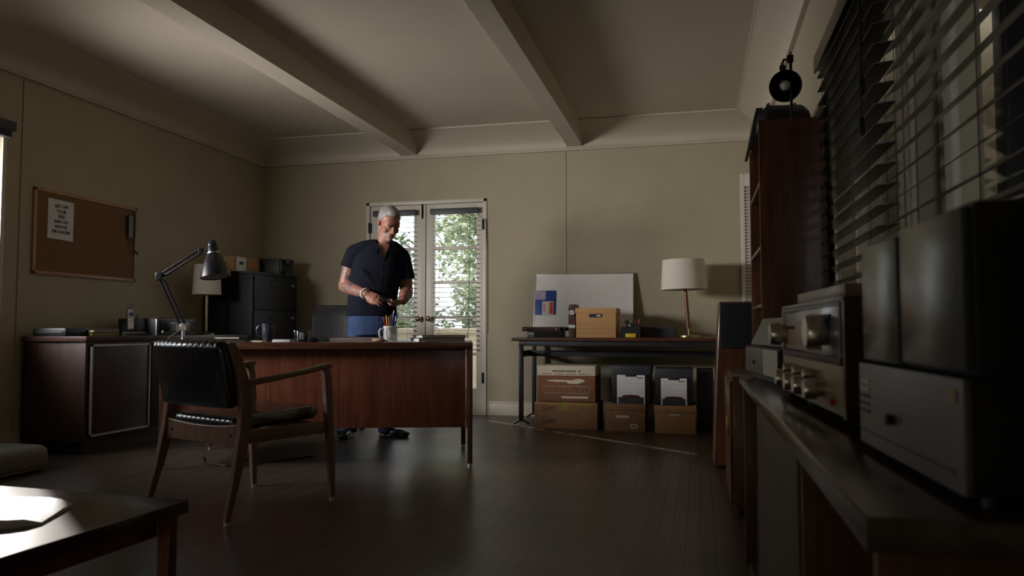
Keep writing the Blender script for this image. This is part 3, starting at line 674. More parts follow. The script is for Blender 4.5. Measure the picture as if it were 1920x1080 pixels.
def ribbed(x0, x1, f, nrib, prof, name):
    """cushion swept along x with ribs; prof: closed (y,z) section; f(u)-> (dy,dz,scale)"""
    n = nrib * 8; mb = MB(); rings = []
    cy = sum(p[0] for p in prof) / len(prof); cz = sum(p[1] for p in prof) / len(prof)
    for i in range(n + 1):
        u = i / n; x = x0 + (x1 - x0) * u; ph = (u * nrib) % 1.0
        rib = -.0042 * (1 - min(1, (min(ph, 1 - ph)) / .16)) ** 2
        e = min(u, 1 - u) * (x1 - x0); endr = -.028 * (max(0, 1 - e / .03)) ** 2
        dy, dz, _ = f(2 * u - 1)
        rg = []
        for (y, z) in prof:
            v = Vector((y - cy, z - cz)); L_ = v.length; nn = v / L_ if L_ else v
            # shrink along local normal approximately: towards centre with thickness weighting
            k = rib + endr
            rg.append((x, y + dy - (k * -1) * nn.x * (1 if abs(nn.x) > .2 else .4) * 1, z + dz + k * nn.y))
        rings.append(rg)
    mb.loft(rings); return mb.build(name, M_leather, ch, ang=80)
def rrect(y0, y1, z0, z1, r, n=6):
    pts = []
    for cx, cz, a0 in ((y1 - r, z1 - r, 0), (y0 + r, z1 - r, 90), (y0 + r, z0 + r, 180), (y1 - r, z0 + r, 270)):
        for i in range(n + 1): a = math.radians(a0 + 90 * i / n); pts.append((cx + r * math.cos(a), cz + r * math.sin(a)))
    return pts
# back cushion: tilted rounded section
sec = []
for (y, z) in rrect(-.040, .030, .0, .315, .033): sec.append((y, z))
tl = math.radians(13)
bk = [(-.262 + y * math.cos(tl) - (z - .0) * math.sin(tl) + .03, .495 + z * math.cos(tl) + y * math.sin(tl)) for y, z in sec]
ribbed(-.262, .262, lambda u: (-.030 * (1 - u * u), .0, 1), 13, bk, 'backrest')
st = [(y, z + .10 * (y + .2) * .4) for y, z in rrect(-.235, .275, .385, .452, .030)]
ribbed(-.236, .236, lambda u: (0, .0, 1), 13, st, 'seat')

# ------------------------------------------------------------------ OFFICE CHAIR behind the desk
oc = thing('office_chair', 'black high-backed office chair behind the desk beside the man', 'chair', (-3.05, 6.02, 0), 12)
mb = MB()
mb.lathe([(.03, .07), (.035, .12), (.028, .14)], 16)
for k in range(5):
    a = 2 * PI * k / 5 + .3; mb.tube([(0, 0, .10), (.15 * math.cos(a), .15 * math.sin(a), .095), (.29 * math.cos(a), .29 * math.sin(a), .07)], [.024, .02, .013], 8)
mb.build('base', M_black, oc)
for k in range(5):
    a = 2 * PI * k / 5 + .3; x, y = .29 * math.cos(a), .29 * math.sin(a); mb = MB(); mb.cyl((x - .02, y, .03), (x + .02, y, .03), .03, n=18); mb.cyl((x, y, .03), (x, y, .075), .008); mb.build('caster', M_black, oc)
MB().cyl((0, 0, .12), (0, 0, .42), .025).build('gas_lift', M_steel, oc)
B(((-.24, -.24, .42), (.24, .24, .50)), bev=.035).build('seat', M_leather, oc)
mb = MB(); rings = []
for i in range(9):
    u = i / 8; z = .56 + .50 * u; y = .22 + .05 * u; hw = .20 + .015 * math.sin(u * PI); q = .035 if 0 < i < 8 else .02
    hw2 = hw if 0 < i < 8 else hw - .02
    rings.append([(-hw2, y - q, z), (-hw2 * .5, y - q + .006, z), (0, y - q + .012, z), (hw2 * .5, y - q + .006, z), (hw2, y - q, z), (hw2 + .01, y, z), (hw2, y + q, z), (0, y + q, z), (-hw2, y + q, z), (-hw2 - .01, y, z)])
mb.loft(rings); soften(mb.build('backrest', M_leather, oc, ang=60), .012)
B(((-.03, .18, .40), (.03, .24, .60)), bev=.01).build('back_bracket', M_black, oc)
for s_ in (-1, 1): MB().tube([(s_ * .22, .10, .46), (s_ * .29, .10, .50), (s_ * .29, .06, .66), (s_ * .29, -.12, .68)], .014, 8).build('armrest', M_black, oc)

# ------------------------------------------------------------------ LEFT CABINET (low credenza along the left wall)
cabx = -4.03
cb = thing('low_cabinet', 'dark walnut low cabinet along the left wall under the cork board', 'cabinet', (0, 0, 0))
B(((XL + .02, 4.42, .085), (cabx, 6.30, .765)), bev=.003).build('body', M_darkwood, cb)
B(((XL + .02, 4.40, .765), (cabx + .02, 6.32, .800)), bev=.003).build('top', M_darkwoodY, cb)
B(((XL + .04, 4.47, 0), (cabx - .06, 6.26, .085))).build('plinth', M_black, cb)
for i in range(3):
    y0 = 4.45 + i * .61; y1 = y0 + .585
    d = B(((cabx, y0, .12), (cabx + .016, y1, .745)), bev=.002).build('door', M_darkwood, cb)
    if i == 0:
        fr = B(((cabx + .012, y0, .12), (cabx + .024, y0 + .014, .745)), ((cabx + .012, y1 - .014, .12), (cabx + .024, y1, .745)), ((cabx + .012, y0, .731), (cabx + .024, y1, .745)), ((cabx + .012, y0, .12), (cabx + .024, y1, .134)))
        fr.build('metal_edge_trim', M_alu, d)
# things on it
TZ = .800
def onx(name, lab, cat, x, y, rz=0, z=TZ, group=None): return thing(name, lab, cat, (x, y, z), rz, group)
b = onx('leather_case', 'flat black case at the near end of the left cabinet', 'case', -4.36, 4.53, 4)
B(((-.13, -.09, 0), (.13, .13, .060)), bev=.02).build('body', M_black, b); B(((-.10, -.092, .02), (.10, -.088, .034)), bev=.002).build('zip', M_slate, b)
bk_ = [('book', 'brown-edged book at the bottom of the pile beside the black case', M_bookbrown, M_greytape, .20, .028, 0), ('book', 'dark book in the middle of the pile beside the black case', M_black, M_cream, .19, .016, 5), ('book', 'grey booklet on top of the pile beside the black case', M_greyplastic, M_cream, .17, .010, -8)]
z = TZ
for nm, lb, cv, pg, w_, h, rz in bk_:
    b = onx(nm, lb, 'book', -4.30, 4.80, 90 + rz, z)
    mb = MB(); mb.box((-.14, -w_ / 2, 0), (.14, w_ / 2, .003), .001); mb.box((-.14, -w_ / 2, h - .003), (.14, w_ / 2, h), .001); mb.box((-.14, w_ / 2 - .003, 0), (.14, w_ / 2, h), .001); mb.build('cover', cv, b)
    B(((-.136, -w_ / 2 + .004, .003), (.136, w_ / 2 - .004, h - .003))).build('pages', pg, b); z += h
ph = onx('cordless_phone', 'cordless phone with grey keypad standing in its black base', 'phone', -4.20, 5.06, -38)
mb = MB(); mb.prism([(-.075, -.09), (.11, -.09), (.12, -.075), (.12, .075), (.11, .09), (-.075, .09)], 0, .022); mb.box((-.10, -.05, 0), (-.045, .05, .085), .015); mb.build('base', M_black, ph)
B(((.005, -.07, .022), (.105, .07, .027)), bev=.002).build('keypad_plate', M_greyplastic, ph)
hm = T(-.045, 0, .03) @ RY(-8)
mb = MB(); mb.box((-.018, -.026, 0), (.016, .026, .185), .012, M=hm); h_ = mb.build('handset', M_black, ph)
MB().box((.0145, -.022, .015), (.019, .022, .175), .004, M=hm).build('face', M_greyplastic, h_)
for i in range(4):
    for j in range(3): MB().box((.018, -.017 + j * .013, .03 + i * .018), (.0215, -.008 + j * .013, .040 + i * .018), .002, M=hm).build('key', M_cream, h_)
MB().box((.018, -.015, .118), (.0205, .015, .145), .001, M=hm).build('display', M_slate, h_)
mb = MB(); mb.cyl(hm @ Vector((-.012, .012, .18)), hm @ Vector((-.014, .012, .232)), .006, .0045); mb.build('antenna', M_black, h_)
pr = onx('printer', 'black printer with silver front strip on the left cabinet', 'printer', -4.28, 5.48, 0)
B(((-.20, -.24, 0), (.14, .26, .135)), bev=.008).build('body', M_black, pr)
B(((.13, -.235, .004), (.150, -.228, .13)), bev=.002).build('silver_edge', M_alu, pr)
B(((.135, -.17, .118), (.148, .22, .126)), bev=.001).build('light_strip', M_silver, pr)
B(((.138, -.18, .030), (.146, .24, .108)), bev=.001).build('front_panel', M_blackgloss, pr)
B(((.145, -.06, .036), (.150, .16, .092)), bev=.001).build('display_panel', M_greyplastic, pr)
B(((.150, -.01, .042), (.152, .04, .088))).build('paper_label', M_paper, pr)
MB().cyl((.14, -.17, .030), (.156, -.17, .030), .010).build('button', M_chrome, pr)
mb = MB(); mb.cyl((-.06, -.20, .13), (-.06, -.20, .165), .012, .006); mb.build('cap', M_black, pr)
lp = onx('table_lamp', 'table lamp with cream shade partly behind the black desk lamp', 'lamp', -4.31, 6.13)
MB().lathe([(.001, 0), (.075, 0), (.075, .012), (.02, .022), (.012, .03), (.012, .40), (.001, .40)], 28).build('base', M_brassold, lp)
MB().lathe([(.124, .360), (.108, .630), (.1065, .630), (.1225, .360)], 40, cap=False).build('lamp_shade', M_shade, lp)
mb = MB()
for a in range(3): mb.cyl((0, 0, .60), (.107 * math.cos(a * 2.09), .107 * math.sin(a * 2.09), .620), .0015, n=6)
mb.cyl((0, 0, .40), (0, 0, .62), .004); mb.build('harp', M_brassold, lp)

# ------------------------------------------------------------------ FILING CABINET
fc = thing('filing_cabinet', 'black lateral filing cabinet in the back left corner', 'filing cabinet', (0, 0, 0))
fx = -4.03; fy0, fy1 = 6.42, 7.22
B(((XL + .03, fy0, .03), (fx, fy1, 1.365)), bev=.004).build('body', M_blackmetal, fc)
B(((XL + .05, fy0 + .02, 0), (fx - .02, fy1 - .02, .03))).build('plinth', M_black, fc)
B(((XL + .02, fy0 - .004, 1.365), (fx + .006, fy1 + .004, 1.392)), bev=.003).build('top', M_blackmetal, fc)
for i in range(4):
    z0 = .05 + i * .328
    d = B(((fx, fy0 + .02, z0), (fx + .018, fy1 - .02, z0 + .315)), bev=.004).build('drawer', M_blackmetal, fc)
    B(((fx + .018, fy0 + .28, z0 + .235), (fx + .030, fy0 + .50, z0 + .25)), bev=.003).build('handle', M_black, d)
    B(((fx + .018, fy1 - .13, z0 + .24), (fx + .021, fy1 - .06, z0 + .27)), bev=.001).build('label_holder', M_silver, d)
TF = 1.392
bx = thing('cardboard_box', 'brown cardboard box with white label on the black filing cabinet', 'box', (-4.27, 6.62, TF), 0)
B(((-.26, -.14, 0), (.0, .30, .155)), bev=.003).build('body', M_card, bx)
B(((-.13, -.1435, .05), (-.085, -.140, .125))).build('label', M_cream, bx)
B(((.0, -.10, .01), (.0035, .055, .148))).build('shipping_label', M_paper, bx)
B(((.0035, -.055, .075), (.0042, .010, .105))).build('label_print', M_ink, bx)
B(((.0, .085, .070), (.003, .25, .092))).build('orange_print', M_orange, bx)
ro = thing('receiver', 'black electronics box behind the cardboard box on the filing cabinet', 'electronics', (-4.22, 7.06, TF), 0)
B(((-.26, -.10, 0), (.14, .16, .165)), bev=.01).build('body', M_black, ro)
B(((.141, -.075, .04), (.146, -.066, .14))).build('silver_strip', M_silver, ro)
mb = MB(); mb.box((.15, .0, .115), (.19, .12, .165), .012); mb.box((.13, .02, 0), (.18, .11, .03), .008); mb.cyl((.165, .07, .02), (.165, .07, .12), .006); mb.build('tape_holder', M_black, ro)

# ------------------------------------------------------------------ CORK BOARD
co = thing('cork_board', 'wood-framed cork board hanging on the left wall', 'cork board', (XL, 4.995, 1.55), 0)
hw, hh = .515, .308
B(((0, -hw + .015, -hh + .015), (.010, hw - .015, hh - .015))).build('cork', M_cork, co)
mb = MB(); f = .024
mb.box((0, -hw, -hh), (.018, -hw + f, hh), .004); mb.box((0, hw - f, -hh), (.018, hw, hh), .004); mb.box((0, -hw, hh - f), (.018, hw, hh), .004); mb.box((0, -hw, -hh), (.018, hw, -hh + f), .004)
mb.build('frame', M_pine, co)
sg = thing('paper_notice', 'white printed notice pinned at the left of the cork board', 'notice', (XL + .011, 4.72, 1.655), 0)
mb = MB(); rings = []
for i in range(9):
    u = i / 8; y = -.118 + .236 * u; x = .001 + .004 * math.sin(u * PI) ** 2
    rings.append([(x, y, -.148 - .004 * u), (x + .0006, y, -.148 - .004 * u), (x + .0006, y, .143 - .006 * u), (x, y, .143 - .006 * u)])
mb.loft(rings); mb.build('sheet', M_paper, sg)
for i, ln in enumerate(['GET OFF', 'YOUR', 'ASS', 'AND GO', 'KNOCK', 'ON DOORS']):
    text(ln, .030 if ln != 'ASS' else .037, T(.0062, .0, .093 - i * .0375) @ FACEX, M_ink, sg, .03, sx=1.05)
MB().ell((.006, .1, .12), (.005, .005, .005), sub=2).build('pin', M_chrome, sg)
ph_ = B(((0, -.045, -.07), (.001, .045, .07))).build('photo_print', M_bookbrown); ph_.location = (XL + .012, 5.38, 1.72); tag(ph_, 'small dark photo print pinned at the right of the cork board', 'photo')
ph2 = thing('badge_lanyard', 'dark lanyard strap hanging over the right edge of the cork board', 'lanyard', (XL + .030, 5.455, 1.80))
mb = MB(); mb.tube([(0, .0, .03), (.004, .004, -.02), (.005, .002, -.15), (.005, -.004, -.26), (.005, .0, -.30), (.006, .04, -.325), (.006, .055, -.325)], [.007, .009, .009, .009, .009, .008, .006], 8); mb.build('strap', M_slate, ph2)
B(((.0, -.06, -.20), (.003, -.012, -.02)), bev=.001).build('badge', M_greyplastic, ph2)

# ------------------------------------------------------------------ BACK TABLE with its things
tb = thing('work_table', 'long wood-topped table with metal legs against the back wall', 'table', (0, 0, 0))
TX0, TX1, TY0, TY1, TT = -1.62, .22, 6.70, 7.38, .775
B(((TX0, TY0, TT - .030), (TX1, TY1, TT)), bev=.003).build('tabletop', M_walnutH, tb)
B(((TX0 + .06, TY0 + .03, TT - .075), (TX1 - .03, TY0 + .05, TT - .030)), ((TX0 + .06, TY1 - .05, TT - .075), (TX1 - .03, TY1 - .03, TT - .030)), bev=.002).build('apron', M_steel, tb)
B(((TX0 + .09, 7.02, .60), (TX1 - .06, 7.045, .655)), bev=.002).build('stretcher', M_steel, tb)
for x in (TX0 + .075, TX1 - .06):
    mb = MB(); mb.box((x - .02, TY0 + .045, .03), (x + .02, TY0 + .075, TT - .075), .003); mb.box((x - .02, TY1 - .075, .03), (x + .02, TY1 - .045, TT - .075), .003); mb.box((x - .012, TY0 + .06, .60), (x + .012, TY1 - .06, .655), .003)
    for yy in (TY0 + .06, TY1 - .06):
        mb.tube([(x, yy, .05), (x - .07, yy - .02, .008)], .009, 8); mb.tube([(x, yy, .05), (x + .07, yy + .02, .008)], .009, 8)
    mb.build('leg', M_steel, tb)
# whiteboard leaning on the wall
wbm = thing('whiteboard', 'white dry-erase board leaning on the wall behind the boxes', 'whiteboard', (-1.07, 7.30, TT + .002), 0); wbm.rotation_euler = (math.radians(-10.5), 0, 0)
B(((-.475, 0, .006), (.470, .012, .612)), bev=.002).build('panel', M_whiteboard, wbm)
mb = MB(); mb.box((-.480, -.003, 0), (-.472, .015, .620), .002); mb.box((.468, -.003, 0), (.476, .015, .620), .002); mb.box((-.480, -.003, .612), (.476, .015, .620), .002); mb.box((-.480, -.003, 0), (.476, .015, .007), .002); mb.build('frame', M_alu, wbm)
pk = thing('printed_card', 'blue and red printed packaging card stuck on the whiteboard', 'packaging', (-1.07, 7.298, TT), 0); pk.rotation_euler = (math.radians(-10.5), 0, 0)
B(((-.472, -.008, .215), (-.270, -.003, .455)), bev=.001).build('card', M_blue, pk)
B(((-.474, -.0095, .365), (-.368, -.008, .457))).build('picture', M_lavender, pk)
B(((-.400, -.0095, .213), (-.290, -.008, .347))).build('label', M_paper, pk)
B(((-.335, -.0105, .222), (-.315, -.0094, .340))).build('orange_band', M_orange, pk)
B(((-.315, -.0105, .222), (-.295, -.0094, .340))).build('red_band', M_red, pk)
text('STAPLES', .030, T(-.376, -.0097, .280) @ FRONT @ RZ(90), M_red, pk, .02, sx=.78)
def carton(name, lab, x0, x1, z0, z1, y0, y1, mt, lid=.055, lidm=None, flap=.006, rz=0):
    r = thing(name, lab, 'box', ((x0 + x1) / 2, (y0 + y1) / 2, z0), rz); h = (x1 - x0) / 2; d = (y1 - y0) / 2; H = z1 - z0
    B(((-h, -d, 0), (h, d, H - .004)), bev=.004).build('body', mt, r)
    if lid: B(((-h - flap, -d - flap, H - lid), (h + flap, d + flap, H)), bev=.004).build('lid', lidm or mt, r)
    return r, h, d, H
# kraft storage box with hand hole
r, h, d, H = carton('storage_box', 'tan lidded storage box with hand hole on the back table', -1.050, -.700, TT, 1.035, 6.76, 7.10, M_cardlight, .048)
hole = [(-.045, -.0), (-.04, -.015), (.04, -.015), (.045, 0), (.04, .015), (-.04, .015)]
MB().prism([(.062 * c_ - .0, .016 * s_) for c_, s_ in ((math.copysign(abs(math.cos(t * PI / 8)) ** .35, math.cos(t * PI / 8)), math.copysign(abs(math.sin(t * PI / 8)) ** .9, math.sin(t * PI / 8))) for t in range(16))], -.001, .001, M=T(0, -d - .0005, H - .068) @ FRONT).build('hand_hole', M_ink, r)
B(((.008, -d - .0025, H - .074), (.042, -d - .001, H - .062))).build('paper_edge', M_paper, r)
for z_ in (.118, .075, .04): B(((-h + .01, -d - .0012, z_), (h - .01, -d + .001, z_ + .0015))).build('printed_line', M_carddark, r)
B(((-h + .10 + .10, -d - .0012, .118), (-h + .10 + .101, -d + .001, .20))).build('printed_line', M_carddark, r)
# standing book
b = thing('ledger_book', 'tall brown banded book standing beside the tan storage box', 'book', (-1.088, 6.90, TT), 0)
B(((-.030, -.13, 0), (.028, .12, .292)), bev=.006).build('cover', M_bookbrown, b); B(((-.022, -.125, .2925), (.022, .118, .296))).build('pages', M_cream, b)
B(((-.0302, -.1315, .085), (.028, -.129, .112))).build('white_label', M_paper, b)
MB().cyl((0, -.132, .222), (0, -.129, .222), .021, n=24).build('round_emblem', M_paper, b)
B(((-.031, -.1312, .19), (.029, -.128, .20))).build('band', M_ink, b); B(((-.031, -.1312, .245), (.029, -.128, .262))).build('band', M_ink, b); B(((-.031, -.1312, .12), (.029, -.128, .185))).build('red_band', M_maroon, b)
MB().tube([(-.010, -.1325, .216), (-.002, -.1325, .228), (.010, -.1325, .224)], .003, 5).build('emblem_drawing', M_ink, b)
b = thing('binder', 'black binder with white spine label under the maroon book', 'binder', (-1.335, 6.86, TT), 2)
B(((-.155, -.12, 0), (.16, .12, .055)), bev=.004).build('cover', M_black, b); B(((-.152, -.1225, .006), (-.095, -.1195, .048))).build('spine_label', M_paper, b)
B(((-.146, -.1235, .012), (-.103, -.1222, .020))).build('label_print', M_ink, b)
b = thing('binder', 'maroon binder lying on top of the black binder', 'binder', (-1.345, 6.86, TT + .056), -3)
B(((-.18, -.13, 0), (.17, .13, .038)), bev=.004).build('cover', M_maroon, b)
for x in (-.155, .13): MB().cyl((x, -.132, .019), (x, -.129, .019), .006).build('rivet', M_chrome, b)
B(((.17, -.10, .004), (.21, .10, .034)), bev=.004).build('clasp', M_black, b)
# tape dispenser and tool holder
b = thing('desk_organizer', 'black desk organizer with yellow tray beside the tan storage box', 'organizer', (-.585, 6.85, TT), 0)
MB().prism([(-.085, 0), (.09, 0), (.09, .10), (.055, .125), (-.01, .128), (-.03, .10), (-.07, .09), (-.08, .05)], -.06, .06, M=RX(90)).build('body', M_black, b)
B(((-.035, -.072, .004), (.055, -.058, .036)), bev=.003).build('yellow_tray', M_yellow, b)
B(((-.045, -.03, .12), (-.012, .02, .152)), bev=.004).build('tape_roll_holder', M_black, b)
MB().cyl((.0, -.062, .108), (.0, -.058, .108), .010).build('button', M_chrome, b)
o = MB().cyl((-.512, 6.86, TT + .115), (-.506, 6.86, TT + .160), .006).build('marker_pen', M_red); tag(o, 'red marker pen standing in the black desk organizer', 'pen')
o = MB().cyl((-.535, 6.86, TT + .125), (-.535, 6.86, TT + .155), .006).build('marker_pen', M_black); tag(o, 'black marker pen beside the red one in the organizer', 'pen')
b = thing('file_box', 'flat dark slate file box lying behind the organizer on the table', 'box', (-.365, 7.09, TT), 0)
B(((-.185, -.12, 0), (.165, .12, .09)), bev=.004).build('body', M_slate, b); B(((-.187, -.122, .062), (.167, .122, .094)), bev=.004).build('lid', M_slate, b)
# lamp on the table
lp = thing('table_lamp', 'table lamp with white shade and wooden stem on the back table', 'lamp', (-.085, 7.04, TT), 0)
MB().lathe([(.001, 0), (.098, 0), (.100, .004), (.098, .016), (.092, .019), (.014, .021), (.008, .026), (.001, .026)], 36).build('base', M_brass, lp)
MB().cyl((0, 0, .02), (-.004, 0, .085), .0065).build('brass_rod', M_brass, lp)
mb = MB(); mb.tube([(-.004, 0, .080), (-.010, 0, .20), (-.020, 0, .34), (-.026, 0, .425)], [.0165, .0175, .0165, .0145], 12); mb.build('stem', M_redwood, lp)
MB().cyl((-.026, 0, .42), (-.028, 0, .47), .012).build('socket', M_black, lp)
SM = T(-.030, 0, 0) @ RY(-1.0)
MB().lathe([(.201, .425), (.182, .690), (.1805, .690), (.1995, .425)], 48, M=SM, cap=False).build('lamp_shade', M_shade, lp)
mb = MB()
for a in range(3): mb.cyl(SM @ Vector((0, 0, .655)), SM @ Vector((.181 * math.cos(a * 2.09), .181 * math.sin(a * 2.09), .685)), .0016, n=6)
mb.cyl(SM @ Vector((0, 0, .47)), SM @ Vector((0, 0, .66)), .004); mb.build('harp', M_brass, lp)
MB().ell((0, 0, .53), (.03, .03, .042), M=SM).build('light_bulb', M_bulb, lp)
MB().tube([(.09, .03, .004), (.16, .05, .004), (.22, .16, .004), (.24, .33, .003)], .003, 6).build('power_cord', M_cream, lp)

# boxes under the table
r, h, d, H = carton('cardboard_box', 'long low brown box with black stencilled print on the floor', -1.385, -.842, 0, .222, 6.57, 6.98, M_carddark, 0)
mk = MB()
for zc in (.165, .055):
    for q in range(5):
        for v in (-1, 0, 1):
            if (q * 3 + v) % 4: mk.box((-.205 + q * .024, -d - .0012, zc + v * .013), (-.187 + q * .024 + .003 * v, -d + .001, zc + v * .013 + .007))
mk.build('stencilled_marks', M_ink, r)
mb = MB(); mb.box((-.035, -d - .0015, .16), (.02, -d + .001, .222)); mb.box((.10, -d - .0015, .198), (.22, -d + .001, .214)); mb.box((-.035, -d, .2215), (.02, d, .2235)); mb.build('yellow_tape', M_greytape, r)
B(((-h + .002, -d - .0014, .208), (h - .002, -d + .001, .2235)), bev=.003).build('top_edge', M_card, r)
B(((.15, -d - .0014, .10), (.195, -d + .001, .110))).build('sticker', M_greyplastic, r)
r, h, d, H = carton('cardboard_box', 'printed brown box with white upper band on the left stack', -1.365, -.862, .226, .535, 6.60, 6.98, M_oncebrown, 0)
B(((-h - .0015, -d - .0015, H - .085), (h + .0015, d + .0015, H + .001)), bev=.003).build('pale_band', M_cream, r)
mk = MB()
for q in range(13):
    if q != 11: mk.box((-.118 + q * .019, -d - .0022, H - .053), (-.105 + q * .019, -d, H - .040))
mk.build('printed_heading', M_ink, r); mk = MB()
for q in range(24):
    if q % 6 != 5: mk.box((-.205 + q * .0175, -d - .0022, H - .075), (-.195 + q * .0175, -d, H - .067))
mk.build('printed_subline', M_inkbrown, r)
lines = MB()
for k in range(13): lines.box((-h + .004, -d - .0008, .018 + k * .0155), (h - .004, -d + .001, .0195 + k * .0155))
lines.build('printed_lines', M_card, r)
sk = MB(); zz = -d - .002
for pts in ([(-.19, .075), (.19, .075), (.20, .085), (.20, .125), (.19, .132), (-.19, .132), (-.20, .125), (-.20, .085), (-.19, .075)], [(-.19, .075), (-.17, .052), (-.15, .05), (-.14, .072)], [(.14, .072), (.155, .048), (.18, .05), (.19, .075)], [(-.12, .08), (-.12, .128)], [(-.07, .08), (-.04, .128)], [(-.02, .08), (-.02, .128)], [(.02, .128), (.05, .08)], [(.07, .08), (.07, .128)], [(.11, .08), (.14, .128)], [(-.15, .08), (-.15, .128)], [(.165, .08), (.165, .128)]):
    sk.tube([(x, zz, z_) for x, z_ in pts], .0016, 4)
sk.build('printed_drawing', M_cream, r)
mb = MB(); mb.prism([(-.17, 0), (-.06, .004), (.05, .0), (.10, .014), (.15, .006), (.165, -.008), (.10, -.030), (.02, -.028), (.0, -.014), (-.08, -.016), (-.15, -.010)], -.001, .0015, M=T(0, -d - .001, .185) @ FRONT); mb.build('worn_patch', M_cream, r)
B(((-.04, -d - .0016, .030), (.19, -d + .001, .048))).build('pale_strip', M_cream, r)
r, h, d, H = carton('storage_box', 'dark brown lidded box in the middle of the floor row', -.770, -.440, 0, .230, 6.50, 6.90, M_carddark, .055)
B(((-.075, -d - .0015, .115), (.035, -d + .001, .135))).build('handle_label', M_cream, r); B(((.045, -d - .0015, .030), (.105, -d + .001, .062))).build('sticker', M_cream, r)
B(((.052, -d - .0022, .040), (.098, -d - .001, .052))).build('sticker_print', M_inkbrown, r)
r, h, d, H = carton('storage_box', 'tan lidded box at the right end of the floor row', -.358, -.035, 0, .225, 6.46, 6.86, M_card, .055)
B(((-.045, -d - .0015, .145), (.035, -d + .001, .162)), bev=.001).build('handle_hole_edge', M_cream, r)
def file_crate(lab, x0, x1, z0, z1, y0, y1):
    r, h, d, H = carton('file_box', lab, x0, x1, z0, z1, y0, y1, M_black, .075, M_slate, .004)
    B(((-h + .045, -d - .002, .0), (h - .045, -d + .001, H - .078))).build('white_panel', M_paper, r)
    B(((-h + .055, -d - .003, .0), (h - .055, -d - .001, .052))).build('dark_band', M_slate, r)
    for z_ in (.125, .165, .09): B(((-h + .055, -d - .0028, z_), (h - .055, -d - .001, z_ + .0012))).build('printed_line', M_greyplastic, r)
    B(((-.045, -d - .006, H - .092), (.045, -d + .001, H - .070)), bev=.003).build('latch', M_ink, r)
    pts = [(.075 * math.cos(math.radians(a)), .012 * math.sin(math.radians(a))) for a in range(0, 181, 15)] + [(-.07, -.008), (.07, -.008)]
    MB().prism(pts, -.001, .003, M=T(0, -d - .001, .060) @ FRONT).build('hand_slot', M_maroon, r)
    B(((h - .11, -d - .003, H - .105), (h - .06, -d - .0015, H - .098))).build('small_print', M_ink, r)
    return r
file_crate('white-fronted black file box on the middle box stack', -.715, -.395, .232, .545, 6.53, 6.90)
file_crate('white-fronted black file box on the tan floor box', -.352, -.055, .228, .525, 6.49, 6.86)
r, h, d, H = carton('storage_box', 'large black box behind the right-hand box stack', -.022, .112, 0, .52, 6.60, 6.92, M_black, 0)

# ------------------------------------------------------------------ RIGHT SIDE: floor speaker, bookcase, console with stereo
sp = thing('floor_speaker', 'tall floor speaker in red-brown wood beside the back table', 'speaker', (.075, 4.90, 0), 0)
mb = MB(); rings = []
for z, x0 in ((.02, .0), (.35, .012), (.72, .030), (1.018, .047)): rings.append([(x0, 0, z), (.30, 0, z), (.30, .34, z), (x0, .34, z)])
mb.loft(rings); soften(mb.build('cabinet', M_walnut, sp), .012)
mb = MB(); mb.box((.056, -.012, .735), (.292, .0, 1.008), .004); mb.build('grille', M_cloth, sp)
B(((.03, .03, 0), (.28, .31, .02))).build('plinth', M_black, sp)

bc = thing('bookcase', 'tall walnut bookcase with deeper base against the right wall', 'bookcase', (0, 0, 0))
by0, by1 = 3.70, 4.38; bzt = 1.815
B(((.281, by0, .634), (.572, by0 + .020, bzt)), bev=.002).build('side_panel', M_walnut, bc)
B(((.281, by1 - .020, .634), (.572, by1, bzt)), bev=.002).build('side_panel', M_walnut, bc)
B(((.562, by0 + .02, .634), (.572, by1 - .02, bzt))).build('back_panel', M_walnut, bc)
for z in (.634, .95, 1.22, 1.52, bzt - .020): B(((.283, by0 + .02, z), (.562, by1 - .02, z + .018)), bev=.002).build('shelf', M_walnutY, bc)
B(((.146, by0, .03), (.572, by1, .634)), bev=.003).build('base_cabinet', M_walnut, bc)
for x in (.17, .53):
    for y in (by0 + .03, by1 - .05): B(((x, y, 0), (x + .03, y + .02, .03))).build('foot', M_black, bc)
d = B(((.134, by0 + .01, .05), (.146, by1 - .01, .61)), bev=.002).build('door', M_walnut, bc); B(((.122, by0 + .10, .35), (.134, by0 + .115, .45)), bev=.002).build('door_handle', M_brass, d)
bkm = [M_bookbrown, M_blue, M_cream, M_maroon, M_slate, M_greyplastic, M_tan]
bn = ['brown', 'blue', 'cream', 'maroon', 'dark grey', 'light grey', 'tan']
for z, y0, sh_ in ((1.538, 3.74, 'top'), (1.238, 3.74, 'second')):
    y = y0
    for i in range(6):
        t = .022 + .012 * ((i * 7) % 3) / 2; hgt = .20 + .03 * ((i * 5) % 4) / 3
        k = thing('book', '%s book upright on the %s shelf of the tall bookcase' % (bn[i], sh_), 'book', (.30, y, z), 0, 'books in the tall bookcase')
        B(((0, 0, 0), (.17, .002, hgt)), ((0, t - .002, 0), (.17, t, hgt)), ((0, 0, 0), (.002, t, hgt))).build('cover', bkm[i], k)
        B(((.004, .002, .004), (.166, t - .002, hgt - .005))).build('pages', M_cream, k); y += t + .001
